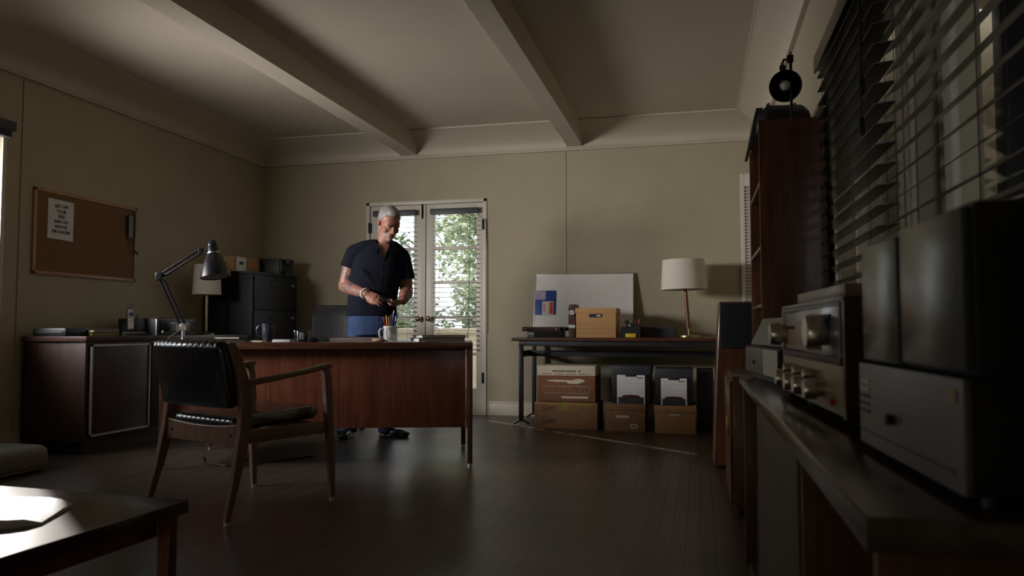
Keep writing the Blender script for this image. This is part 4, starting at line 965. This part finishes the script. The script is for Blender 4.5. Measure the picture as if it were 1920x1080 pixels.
# bag / case on top of the bookcase
bg = thing('duffel_bag', 'black bag lying on top of the tall bookcase', 'bag', (.40, 4.13, bzt), 0)
mb = MB(); rings = []
for i, (y, k) in enumerate(((-.26, .6), (-.22, .92), (-.10, 1.0), (.10, .98), (.22, .95), (.25, .6))):
    rings.append([(-.118 * k, y, .0), (.130, y, .0), (.135, y, .080 * k + .01), (.10, y, .118 * k + .01), (-.06, y, .125 * k + .01), (-.110 * k, y, .100 * k), (-.128 * k, y, .03)])
mb.loft(rings); soften(mb.build('body', M_black, bg, ang=60), .012)
mb = MB(); mb.tube([(-.06, -.22, .125), (-.05, -.18, .143), (-.05, .14, .143), (-.06, .20, .125)], .007, 6); mb.tube([(.07, -.22, .115), (.07, -.18, .135), (.07, .14, .135), (.07, .20, .115)], .007, 6); mb.build('strap', M_slate, bg)
mb = MB(); mb.prism([(-.150, -.070), (-.136, -.070), (-.080, .122), (-.112, .120)], -.15, .20, M=RX(90)); mb.build('side_flap', M_slate, bg)
# small lamp on the bookcase (bowl shade seen from below)
sl = thing('desk_lamp', 'black lamp with round bowl shade on top of the tall bookcase', 'lamp', (.425, 3.775, bzt), 0)
MB().lathe([(.001, 0), (.050, 0), (.052, .006), (.018, .016), (.001, .016)], 24).build('base', M_blackpaint, sl)
mb = MB(); mb.cyl((.010, 0, .01), (.010, 0, .30), .007); mb.box((-.004, -.014, .20), (.024, .014, .235), .003); mb.cyl((.022, 0, .218), (.040, 0, .218), .007); mb.box((-.006, -.014, .285), (.022, .014, .318), .003); mb.cyl((.01, 0, .31), (.01, 0, .335), .004); mb.build('pole', M_blackmetal, sl)
mb = MB(); mb.tube([(.008, 0, .30), (-.020, 0, .30), (-.030, 0, .275), (-.028, 0, .235)], .006, 8); mb.cyl((-.040, 0, .262), (-.012, 0, .262), .010); mb.cyl((-.032, 0, .225), (-.026, 0, .275), .009); mb.build('neck', M_blackmetal, sl)
BM = T(-.018, -.030, .165) @ RX(-66) @ RY(-4)
MB().lathe([(.020, .098), (.024, .088), (.026, .060), (.040, .056), (.058, .044), (.070, .022), (.0745, .0), (.0725, .0), (.066, .022), (.054, .040), (.036, .050), (.001, .052)], 36, M=BM).build('bowl_shade', M_blackpaint, sl)
MB().ell((0, 0, .024), (.025, .025, .027), M=BM).build('light_bulb', M_bulb, sl)
MB().tube([(.05, .03, .006), (.09, .06, .004), (.12, .10, -.02)], .003, 6).build('power_cord', M_black, sl)

# console (long low cabinet along the right wall)
CZ = .695; cxf = .133; cy0, cy1 = .70, 2.78
cn = thing('stereo_console', 'long dark wooden console along the right wall under the blinds', 'cabinet', (0, 0, 0))
B(((cxf, cy0, CZ - .030), (XR - .01, cy1, CZ)), bev=.003).build('top', M_credtop, cn)
xb = cxf + .012
for ya in (cy0 + .02, cy1 - .04): B(((xb, ya, .06), (XR - .02, ya + .02, CZ - .03)), bev=.002).build('end_panel', M_walnut, cn)
B(((XR - .03, cy0 + .02, .06), (XR - .02, cy1 - .02, CZ - .03))).build('back_panel', M_walnut, cn)
B(((xb + .01, cy0 + .02, .06), (XR - .02, cy1 - .02, .08)), bev=.002).build('bottom_panel', M_walnut, cn)
for y in (2.14, 1.26): B(((xb + .005, y, .08), (XR - .03, y + .018, CZ - .03)), bev=.002).build('divider', M_walnut, cn)
B(((xb, 1.28, .08), (xb + .018, 2.13, CZ - .035)), bev=.002).build('door', wood('door_veneer', (.060, .036, .020), (.085, .052, .030), .5, coat=.05), cn)
for x in (xb + .03, XR - .08):
    for y in (cy0 + .06, cy1 - .09): B(((x, y, 0), (x + .035, y + .035, .06))).build('leg', M_walnut, cn)
for i in range(16):
    lab_c = ['worn cream', 'grey', 'brown', 'black', 'maroon', 'blue', 'tan', 'dark grey'][i % 8]; mt = [M_cream, M_greyplastic, M_bookbrown, M_black, M_maroon, M_blue, M_tan, M_slate][i % 8]
    lr = thing('record_sleeve', '%s record sleeve in the open bay of the console, number of its colour from the near side %s' % (lab_c, 'first' if i < 8 else 'second'), 'record', (xb + .012, 2.19 + i * .011, .081), 0, 'record sleeves in the console bay')
    lr['label'] = '%s record sleeve standing in the %s half of the open console bay' % (lab_c, 'near' if i < 8 else 'far')
    B(((0, 0, 0), (.315, .0035, .315))).build('sleeve', mt, lr); B(((.001, .0036, .004), (.31, .0046, .31))).build('disc', M_ink, lr)

# equipment faces are turned 2.9 degrees; local +x runs away from the camera along the face, +y points into the room
def gear(name, lab, cat, near, rz=92.9): return thing(name, lab, cat, near, rz)
tu = gear('stereo_receiver', 'vintage silver-faced radio receiver with many knobs on the console', 'receiver', (.218, 1.265, CZ), 92.9)
W = .585; H0 = .020; HT = .180
mb = MB(); mb.box((0, -.30, H0), (W, -.006, H0 + HT), .006); mb.build('case', M_walnut, tu)
B(((-.006, -.31, H0 - .004), (.012, .004, H0 + HT + .006)), ((W - .012, -.31, H0 - .004), (W + .006, .004, H0 + HT + .006)), ((-.006, -.31, H0 + HT - .004), (W + .006, .004, H0 + HT + .006)), bev=.003).build('wood_surround', M_darkwoodY, tu)
B(((.012, -.004, H0), (W - .012, .004, H0 + .078)), bev=.002).build('lower_faceplate', M_gold, tu)
B(((.012, -.004, H0 + .090), (W - .012, .003, H0 + HT - .006)), bev=.002).build('dial_glass', M_dialblue, tu)
B(((.012, -.002, H0 + .078), (W - .012, .007, H0 + .090)), bev=.001).build('maroon_strip', M_maroon, tu)
B(((.012, -.001, H0 + HT - .008), (W - .012, .006, H0 + HT - .003))).build('chrome_strip', M_silver, tu); B(((.014, -.001, H0 + .085), (.024, .006, H0 + HT - .004))).build('chrome_strip', M_gold, tu)
B(((.17, .003, H0 + .094), (.53, .0045, H0 + .150)), bev=.001).build('amber_scale', M_mirrorgrey, tu)
B(((.09, .004, H0 + .150), (.20, .006, H0 + .160))).build('dial_marks', M_ink, tu); B(((.42, .0045, H0 + .135), (.50, .006, H0 + .142))).build('dial_marks', M_ink, tu)
def knob(x, z, r_, L_, par, mt=M_chrome):
    MB().lathe([(r_ * .75, 0), (r_ * .75, L_ * .3), (r_, L_ * .35), (r_ * .98, L_ * .85), (r_ * .85, L_), (.001, L_)], 24, M=T(x, .004, z) @ RX(-90)).build('knob', mt, par)
knob(.12, H0 + .130, .030, .035, tu); knob(.535, H0 + .125, .026, .035, tu)
for x in (.16, .27, .37, .48): knob(x, H0 + .032, .018, .032, tu)
for x in (.22, .33, .44): knob(x, H0 + .055, .010, .022, tu)
MB().cyl((.07, .004, H0 + .018), (.07, .012, H0 + .018), .006).build('red_button', M_red, tu)
for x in (.05, W - .06):
    for y in (-.27, -.05): MB().cyl((x, y, 0), (x, y, H0), .013).build('foot', M_black, tu)
wb_ = thing('wooden_board', 'flat light wooden board lying on top of the vintage receiver', 'board', (.225, 1.31, CZ + H0 + HT + .006), 92.9)
B(((0, -.28, 0), (.42, .0, .022)), bev=.003).build('board', M_chairwood, wb_)

si = gear('cassette_deck', 'small deck with slanted silver cover at the far end of the console', 'cassette deck', (.205, 2.12, CZ), 96.5)
MB().prism([(0, 0), (-.24, 0), (-.24, .165), (-.055, .165), (-.018, .082), (0, .078)], -.0, .50, M=Matrix(((0, 0, 1, 0), (1, 0, 0, 0), (0, 1, 0, .022), (0, 0, 0, 1)))).build('case', M_black, si)
MB().prism([(-.017, .086), (-.0545, .164), (-.052, .166), (-.013, .086)], .012, .488, M=Matrix(((0, 0, 1, 0), (1, 0, 0, 0), (0, 1, 0, .022), (0, 0, 0, 1)))).build('slanted_cover', M_silver, si)
B(((.012, .0, .026), (.488, .004, .098)), bev=.001).build('front_panel', M_silver, si); B(((.012, .004, .026), (.20, .0055, .098))).build('bright_panel', M_alu, si)
B(((.34, .004, .050), (.352, .008, .060))).build('button', M_ink, si)
B(((0, -.23, 0), (.50, -.02, .022)), bev=.004).build('base', M_black, si)

ra = gear('amplifier', 'silver-faced amplifier on the near end of the console', 'amplifier', (.222, .735, CZ), 92.9)
W = .345
B(((0, -.26, .012), (W, -.004, .112)), bev=.004).build('case', M_black, ra)
B(((0, -.004, .012), (W, .004, .112)), bev=.002).build('faceplate', M_silver, ra)
for i in range(5): B(((W - .05, .004, .052 + i * .009), (W - .008, .0052, .056 + i * .009))).build('vent', M_maroon if i < 3 else M_cream, ra)
B(((.012, .004, .090), (.034, .0055, .103))).build('amber_lamp', M_gold, ra); MB().cyl((.20, .004, .055), (.20, .012, .055), .006).build('button', M_ink, ra)
B(((.02, .0035, .028), (W - .01, .0048, .031))).build('groove', M_steel, ra)
for x in (.03, W - .03): MB().cyl((x, -.03, 0), (x, -.03, .012), .011).build('foot', M_black, ra); MB().cyl((x, -.22, 0), (x, -.22, .012), .011).build('foot', M_black, ra)
tv = gear('stereo_cabinet', 'dark box with two glossy grey panels standing on the silver amplifier', 'stereo', (.228, .74, CZ + .1125), 92.9)
B(((0, -.25, 0), (.345, -.004, .155)), bev=.006).build('case', M_black, tv)
B(((.006, -.004, .006), (.182, .004, .150)), bev=.002).build('glossy_panel', M_smoke, tv)
B(((.194, -.004, .004), (.342, .004, .146)), bev=.002).build('glossy_panel', M_smoke, tv)
nb = thing('loudspeaker', 'big black speaker at the near right edge behind the silver amplifier', 'speaker', (.36, .46, CZ), 2)
nb.location = (.325, .355, .52)
B(((0, 0, 0), (.165, .32, .50)), bev=.006).build('cabinet', M_black, nb); B(((.01, -.012, .02), (.155, 0, .48)), bev=.004).build('grille', M_cloth, nb)
st_ = thing('speaker_stand', 'black stand under the big black speaker at the near right', 'stand', (.325, .355, 0), 2)
B(((.0, .02, 0), (.165, .30, .02)), bev=.003).build('base', M_blackmetal, st_); B(((.055, .12, .02), (.11, .20, .50)), bev=.003).build('column', M_blackmetal, st_); B(((.005, .01, .50), (.16, .27, .519)), bev=.003).build('top_plate', M_blackmetal, st_)

# ------------------------------------------------------------------ COFFEE TABLE, cushion
ct = thing('coffee_table', 'low dark coffee table in the near left corner of the picture', 'table', (-1.255, 1.73, 0), -3.2)
B(((-1.15, -.55, .388), (0, 0, .42)), bev=.003).build('tabletop', M_coffee, ct)
B(((-1.09, -.50, .335), (-.055, -.045, .388)), bev=.003).build('apron', M_redwood, ct)
for x in (-.055, -1.13):
    for y in (-.045, -.53): B(((x, y, 0), (x + .035, y + .03, .388)), bev=.003).build('leg', M_redwood, ct)
MB().cyl((-.002, -.03, .375), (.0, -.03, .375), .006).build('screw', M_chrome, ct)
mg = thing('magazine', 'white magazine lying open-edged on the dark coffee table', 'magazine', (-1.62, 1.44, .42), 24)
mb = MB(); rings = []
for i in range(13):
    u = i / 12; x = -.17 + .36 * u; zt = .010 + .010 * math.sin(u * PI) + (.004 if i < 12 else -.004); e = 0 if i < 11 else (i - 10) * .012
    rings.append([(x, -.115 + e, 0.0), (x, .115 - e, 0.0), (x, .115 - e, zt), (x, .03, zt + .003), (x, -.04, zt + .001), (x, -.115 + e, zt)])
mb.loft(rings); mb.build('pages', M_paper, mg); 
o = B(((-.10, -.08, 0), (.10, .08, .004)), bev=.001).build('newspaper', M_cream); o.location = (-1.98, 1.60, .42); o.rotation_euler = (0, 0, .2); tag(o, 'folded cream paper behind the white magazine on the coffee table', 'paper')
cu = thing('floor_cushion', 'grey-beige upholstered floor cushion against the left wall', 'cushion', (-4.18, 3.79, 0), 0)
mb = MB(); mb.box((-.35, -.42, .0), (.35, .17, .155), .07, seg=6); mb.build('body', M_cushion, cu, ang=60)
MB().tube([(.352, -.36, .02), (.352, .11, .02)], .004, 6).build('piping', M_carddark, cu)
# cable loop on the floor behind the chair
o = MB().tube([(-3.2, 4.55, .006), (-3.05, 4.35, .006), (-2.85, 4.28, .006), (-2.70, 4.36, .006), (-2.62, 4.55, .006), (-2.5, 4.75, .006)], .005, 6).build('floor_cable', M_black); tag(o, 'black cable looping on the floor under the desk', 'cable')

# ------------------------------------------------------------------ MAN standing behind the desk, looking at the phone in his hands
man = thing('person', 'silver-haired man in navy short-sleeved shirt and jeans looking down at a phone', 'person', (-2.49, 5.75, 0), 23)
def remeshed(mb, name, mats, parent, vox, smooth_it=4, matfn=None, keep=None):
    me = bpy.data.meshes.new('tmp'); bmesh.ops.recalc_face_normals(mb.bm, faces=mb.bm.faces); mb.bm.to_mesh(me); mb.bm.free()
    o = bpy.data.objects.new('tmp', me); COL.objects.link(o)
    m = o.modifiers.new('r', 'REMESH'); m.mode = 'VOXEL'; m.voxel_size = vox; m.use_smooth_shade = True
    if smooth_it: k = o.modifiers.new('s', 'SMOOTH'); k.factor = .5; k.iterations = smooth_it
    dg = bpy.context.evaluated_depsgraph_get(); nm = bpy.data.meshes.new_from_object(o.evaluated_get(dg)); bpy.data.objects.remove(o)
    nm.name = name; nm.materials.clear()
    for mm in mats: nm.materials.append(mm)
    if keep:
        bm = bmesh.new(); bm.from_mesh(nm); bmesh.ops.delete(bm, geom=[f for f in bm.faces if not keep(f.calc_center_median())], context='FACES'); bm.to_mesh(nm); bm.free()
    if matfn:
        for p in nm.polygons: p.material_index = matfn(p.center)
    else:
        for p in nm.polygons: p.material_index = 0
    nm.polygons.foreach_set('use_smooth', [True] * len(nm.polygons))
    r = bpy.data.objects.new(name, nm); COL.objects.link(r); r.parent = parent; return r
def zloft(mb, rows, n=28):
    rings = []
    for z, cx, cy, rx, ry in rows:
        rings.append([(cx + rx * math.copysign(abs(math.cos(t)) ** .85, math.cos(t)), cy + ry * math.copysign(abs(math.sin(t)) ** .85, math.sin(t)), z) for t in (2 * PI * k / n for k in range(n))])
    mb.loft(rings); return mb
V = Vector
HC = V((.085, -.045, 1.692))                                   # head centre
HMx = Matrix.Translation(HC) @ RZ(24) @ RY(2) @ RX(27) @ Matrix.Scale(1.06, 4)          # turned to his left and bowed
shL, elL, wrL = V((-.182, .005, 1.455)), V((-.262, .030, 1.190)), V((-.088, -.215, 1.122))
shR, elR, wrR = V((.185, .015, 1.430)), V((.232, .010, 1.150)), V((.195, -.205, 1.068))
PH = V((.088, -.292, 1.072))                                    # phone centre
pa = V((.93, -.10, -.30)).normalized(); pn0 = V((-.05, -.45, .80)); pn = (pn0 - pa * pn0.dot(pa)).normalized(); pb = pn.cross(pa)   # long axis, screen normal, short axis
PM = Matrix((( pa.x, pb.x, pn.x, PH.x), (pa.y, pb.y, pn.y, PH.y), (pa.z, pb.z, pn.z, PH.z), (0, 0, 0, 1)))

body = MB()
# trunk
zloft(body, [(.82, -.045, .0, .165, .125), (.90, -.045, 0, .172, .130), (.98, -.045, 0, .170, .130), (1.08, -.04, 0, .170, .128), (1.20, -.03, 0, .178, .128), (1.32, -.01, 0, .186, .128), (1.42, .0, 0, .186, .118), (1.49, .012, 0, .150, .092), (1.53, .03, .0, .085, .07)])
body.chain([((.035, .01, 1.50), .066), ((.052, -.005, 1.56), .060), (tuple(HMx @ V((0, .025, -.06))), .058)])
body.chain([((-.0, 0, 1.49), .055), (tuple(shL), .062)]); body.chain([((.06, 0, 1.485), .055), (tuple(shR), .060)])
# arms
for s_, e_, w_, sg in ((shL, elL, wrL, -1), (shR, elR, wrR, 1)):
    body.chain([(s_, .064), (s_.lerp(e_, .45), .064), (e_, .050)])
    body.chain([(e_, .050), (e_.lerp(w_, .28) + V((0, 0, .004)), .056), (e_.lerp(w_, .65), .044), (w_, .0315)])
# legs inside jeans
for hx, fx, fy in ((-.135, -.215, .03), (.045, .075, -.01)):
    body.chain([((hx, 0, .86), .085), (((hx + fx) / 2, -.02, .48), .058), ((fx, fy, .09), .040)])
# head
def he(c, r, R=None): body.ell(c, r, M=HMx, R=R)
he((0, .018, .038), (.077, .097, .088)); he((0, -.020, -.022), (.063, .070, .085)); he((0, -.030, -.078), (.050, .056, .038)); he((0, -.072, -.098), (.024, .020, .018))
he((0, -.066, .030), (.056, .028, .034)); he((-.030, -.082, .010), (.026, .013, .0085)); he((.030, -.082, .010), (.026, .013, .0085))
he((-.040, -.056, -.030), (.024, .025, .028)); he((.040, -.056, -.030), (.024, .025, .028))
body.chain([((0, -.088, .006), .0085), ((0, -.104, -.020), .0115), ((0, -.110, -.034), .0135)], M=HMx); he((-.013, -.098, -.037), (.008, .010, .007)); he((.013, -.098, -.037), (.008, .010, .007))
he((0, -.086, -.062), (.024, .012, .0052)); he((0, -.084, -.073), (.021, .012, .006)); he((0, -.080, -.055), (.030, .014, .016))
for sx in (-1, 1):
    he((sx * .079, .012, -.008), (.008, .021, .033), R=Euler((.15, 0, sx * .3)).to_matrix()); he((sx * .074, .004, -.012), (.010, .010, .016))
# hands: palm + five separate fingers
def hand(wrist, dirp, backn, spread, curls, length, thumb):
    d = dirp.normalized(); nrm = (backn - d * backn.dot(d)).normalized(); side = nrm.cross(d)
    Mx = Matrix(((d.x, side.x, nrm.x), (d.y, side.y, nrm.y), (d.z, side.z, nrm.z)))
    c = wrist + d * .048
    body.ell(c, (.050, .039, .0175), R=Mx); body.ell(c + d * .028, (.024, .041, .015), R=Mx)
    body.chain([(wrist, .0255), (wrist + d * .022, .024)])
    for i in range(4):
        off = (-.030 + .020 * i); L1 = length[i]
        k = c + d * (.038 - abs(i - 1.3) * .0035) + side * off
        pts = [(k, .0094)]; a = 0; p = k; dd = d + side * spread * (i - 1.5)
        for j, (fr, cu) in enumerate(zip((.45, .30, .25), curls[i])):
            a += math.radians(cu); v = (dd * math.cos(a) - nrm * math.sin(a)).normalized(); p = p + v * L1 * fr; pts.append((p, (.0088, .0080, .0070)[j]))
        body.chain(pts, n=10)
    body.chain([(tuple(q), r_) for q, r_ in thumb(wrist, d, side, nrm)], n=10)
    return c, d, side, nrm
# his right hand (left in the photo): back towards the viewer, fingers closing on the phone's near edge
pl = PM @ V((-.070, .0, .0))
dL = (pl + V((-.022, -.004, .004)) - wrL)
L_info = hand(wrL, V((.78, -.42, -.38)), V((-.30, -.75, .42)), .05, [(4, 14, 16), (8, 20, 20), (14, 28, 24), (22, 36, 28)], (.074, .080, .076, .062),
     lambda w_, d, s2, n2: [(w_ + d * .022 + s2 * -.020, .015), (w_ + d * .045 + s2 * -.040 - n2 * .008, .0125), (w_ + d * .082 + s2 * -.046 - n2 * .012, .0105), (w_ + d * .108 + s2 * -.038 - n2 * .016, .0090)])
# his left hand (right in the photo): palm up under the phone, thumb over its edge
R_info = hand(wrR, V((-.66, -.62, -.28)), V((.25, -.25, -.90)), .05, [(16, 30, 24), (18, 34, 26), (20, 36, 26), (22, 40, 26)], (.070, .076, .072, .058),
     lambda w_, d, s2, n2: [(w_ + d * .018 + s2 * .020 - n2 * .004, .015), (w_ + d * .040 + s2 * .036 - n2 * .020, .0125), (w_ + d * .066 + s2 * .034 - n2 * .036, .0105), (w_ + d * .090 + s2 * .022 - n2 * .040, .0090)])
HI = HMx.inverted()
def bodymat(c):
    q = HI @ c
    if abs(q.x) < .06 and -.13 < q.z < -.045 and q.y < -.02 and c.z > 1.5:
        if abs(q.x) < .023 and -.080 < q.z < -.058 and q.y < -.085: return 3
        return 2
    if c.z < 1.42 and c.x < -.05 and c.y > -.24 and c.x < wrL.x + .0 and (c.x < -.13 or c.y < -.06): return 1
    if c.x > .20 and 1.08 < c.z < 1.42: return 1
    return 0
remeshed(body, 'body', [M_skin, M_tattoo, M_stubble, M_lips], man, .0052, 3, bodymat)
# eyes (lowered lids), brows
for sx in (-1, 1):
    e = MB(); e.ell((sx * .030, -.074, -.004), (.0125, .0125, .0115), M=HMx, sub=3); e.build('eye', M_eye, man)
    e = MB(); e.ell((sx * .030, -.0745, -.001), (.0140, .0140, .0125), M=HMx, sub=3); e.build('eyelid', M_skin, man)
    e = MB(); e.tube([HMx @ V((sx * .012, -.0945, .013)), HMx @ V((sx * .030, -.0965, .018)), HMx @ V((sx * .048, -.083, .012))], [.0035, .0042, .0025], 6); e.build('eyebrow', M_brow, man)
# short hair
hb = MB(); hb.ell((0, .022, .044), (.0815, .1005, .0905), M=HMx); hb.ell((0, -.038, .098), (.052, .040, .030), M=HMx); hb.ell((-.068, .02, .005), (.014, .045, .040), M=HMx); hb.ell((.068, .02, .005), (.014, .045, .040), M=HMx); hb.ell((0, .08, -.02), (.055, .035, .05), M=HMx)
def hairkeep(c):
    q = HI @ c
    if q.y < -.045: return q.z > .082 - .25 * max(0, abs(q.x) - .03)
    if q.y < -.012: return q.z > .035 + (-.012 - q.y) * -1.2 * -1 * .9 and (q.z > .03 or abs(q.x) > .07 and q.z > -.0)
    if q.y < .03: return q.z > .022 or (abs(q.x) > .066 and q.z > .018)
    return q.z > -.055 - (.0 if q.y > .05 else 0)
remeshed(hb, 'hair', [M_hair], man, .006, 2, None, hairkeep)
# shirt: trunk + short sleeves, slightly larger than the body
st2 = MB()
zloft(st2, [(.952, -.045, 0, .196, .150), (.965, -.045, 0, .200, .153), (1.06, -.043, 0, .194, .149), (1.18, -.03, 0, .198, .148), (1.30, -.01, 0, .206, .148), (1.40, .0, 0, .200, .138), (1.46, .010, 0, .170, .128), (1.50, .022, .003, .135, .112), (1.535, .036, .006, .092, .082), (1.555, .042, .008, .066, .062)])
for s_, e_ in ((shL, elL), (shR, elR)):
    d = (e_ - s_).normalized(); out = V((-1 if s_.x < 0 else 1, 0, 0))
    st2.chain([((.02 + s_.x * .12, 0, 1.496), .078), ((.01 + s_.x * .55, 0, 1.480), .081), (tuple(s_ + V((0, 0, -.004))), .076)])
    a, b = s_, s_ + d * (.125 if s_.x < 0 else .185)
    st2.cyl(a, b + out * .004, .074, .079, 24)
for k in range(9):  # soft folds
    a = random.uniform(-1.2, 1.2); z = random.uniform(1.0, 1.25); x0 = -.04 + .17 * math.sin(a)
    st2.tube([(x0, -.142 * math.cos(a), z), (x0 + .05 * (1 if a < 0 else -1), -.146 * math.cos(a * .8), z + .05), (x0 + .09 * (1 if a < 0 else -1), -.140 * math.cos(a * .6), z + .07)], .010, 6)
# open V at the neck: cut away by removing faces near the V
def shirtkeep(c):
    if c.y < -.03 and c.z > 1.40:
        if abs(c.x - .045) < (c.z - 1.40) * .42: return False
    return not (c.z > 1.525 and (c.x - .04) ** 2 + (c.y - .0) ** 2 < .066 ** 2)
sh_ = remeshed(st2, 'shirt', [M_shirt], man, .0065, 4, None, shirtkeep)
from mathutils.bvhtree import BVHTree
bvh = BVHTree.FromPolygons([v.co for v in sh_.data.vertices], [list(p.vertices) for p in sh_.data.polygons])
def onshirt(x, z, off=.004):
    h = bvh.ray_cast(V((x, -1, z)), V((0, 1, 0)))
    return V((x, (h[0].y if h[0] is not None and h[0].y < .02 else -.06 - (1.55 - z) * .35) - off, z))
cl = MB()
def flap(pts, t=.004):
    n = len(pts); lo = [cl.bm.verts.new(p) for p in pts]; hi = [cl.bm.verts.new(V(p) + V((0, -t, t * .4))) for p in pts]
    cl.bm.faces.new(lo[::-1]); cl.bm.faces.new(hi)
    for i in range(n): cl.bm.faces.new((lo[i], lo[(i + 1) % n], hi[(i + 1) % n], hi[i]))
band = [(.045 + .072 * math.cos(math.radians(a)), .006 + .068 * math.sin(math.radians(a)), 1.530 + .022 * math.sin(math.radians(a))) for a in range(-50, 231, 20)]
cl.loft([[(p[0], p[1], p[2] - .02), (p[0] + (p[0] - .045) * .14, p[1] + p[1] * .14, p[2] - .02), (p[0] + (p[0] - .045) * .05, p[1] + p[1] * .05, p[2] + .030), (p[0] - (p[0] - .045) * .02, p[1], p[2] + .030)] for p in band])
for sg in (-1, 1):
    P = [(.045 + sg * .058, 1.535), (.045 + sg * .092, 1.512), (.045 + sg * .098, 1.468), (.045 + sg * .050, 1.440), (.045 + sg * .044, 1.490)]
    flap([onshirt(x, z) if k else V((.045 + sg * .062, -.035, 1.540)) for k, (x, z) in enumerate(P)])
    cl.tube([V((.045 + sg * .060, -.045, 1.535))] + [onshirt(.045 + sg * (z - 1.395) * .44, z, .001) for z in (1.51, 1.485, 1.46, 1.435, 1.41, 1.395)], .0065, 8)
soften(cl.build('collar', M_shirt, sh_), .002)
pk_ = MB(); pk_.tube([onshirt(x, z, -.001) for x, z in ((.045, 1.395), (.040, 1.34), (.030, 1.27), (.018, 1.20), (.005, 1.13), (-.008, 1.06), (-.018, .99), (-.022, .96))], .0035, 6); pk_.build('placket', M_shirt, sh_)
for z, x in ((1.36, .048), (1.27, .038), (1.18, .022), (1.06, .0)):
    p = onshirt(x, z, .001); MB().cyl(p, p + V((0, -.002, 0)), .0045, n=12).build('button', M_ink, sh_)
# jeans and shoes
jn = MB(); zloft(jn, [(.80, -.045, 0, .170, .135), (.88, -.045, 0, .186, .145), (.97, -.045, 0, .183, .143), (1.02, -.045, 0, .180, .140)])
for hx, fx, fy in ((-.135, -.215, .03), (.045, .075, -.01)):
    jn.chain([((hx, 0, .84), .100), (((hx + fx) / 2, -.022, .48), .075), ((fx, fy, .10), .060)]); jn.cyl((fx, fy, .10), (fx + .002, fy, .035), .064, .066, 20)
remeshed(jn, 'jeans', [M_denim], man, .009, 3)
for fx, fy, rz in ((-.215, .03, -12), (.075, -.01, 62)):
    mb = MB(); Ms = T(fx, fy, 0) @ RZ(rz)
    mb.ell((0, .0, .045), (.040, .058, .044), M=Ms); mb.ell((0, -.09, .036), (.044, .095, .034), M=Ms); mb.ell((0, -.15, .030), (.042, .055, .026), M=Ms); mb.box((-.040, -.185, .0), (.040, .050, .020), .015, M=Ms)
    remeshed(mb, 'shoe', [M_shoe], man, .006, 2)
# bead bracelet on the right wrist, watch on the left
br = MB(); ax = (wrL - elL).normalized(); q = ax.to_track_quat('Z', 'Y').to_matrix(); cen = wrL - ax * .012
for k in range(16):
    a = 2 * PI * k / 16; br.ell(cen + q @ V((.036 * math.cos(a), .036 * math.sin(a), 0)), (.0085, .0085, .0085), sub=2)
br.build('bead_bracelet', M_ceramic, man)
ax = (wrR - elR).normalized(); q = ax.to_track_quat('Z', 'Y').to_matrix(); cen = wrR - ax * .016
mb = MB(); mb.tube([cen + q @ V((.0315 * math.cos(2 * PI * k / 20), .0315 * math.sin(2 * PI * k / 20), 0)) for k in range(20)] + [cen + q @ V((.0315, .001, 0))], .0045, 6); wt = mb.build('watch', M_black, man)
mb = MB(); mb.cyl(cen + V((.0, -.026, -.008)), cen + V((.004, -.036, -.012)), .015, n=24); mb.build('watch_case', M_chrome, wt)
# phone held in both hands
pf = thing('smartphone', 'black smartphone held in both hands by the standing man', 'phone', (0, 0, 0))
WM = Matrix.Translation(man.location) @ RZ(23) @ PM
pf.location = WM.translation; pf.rotation_euler = WM.to_euler()
B(((-.073, -.036, -.0045), (.073, .036, .0035)), bev=.004).build('case', M_black, pf); B(((-.070, -.033, .0034), (.070, .033, .0044)), bev=.0005).build('screen', M_blackgloss, pf)
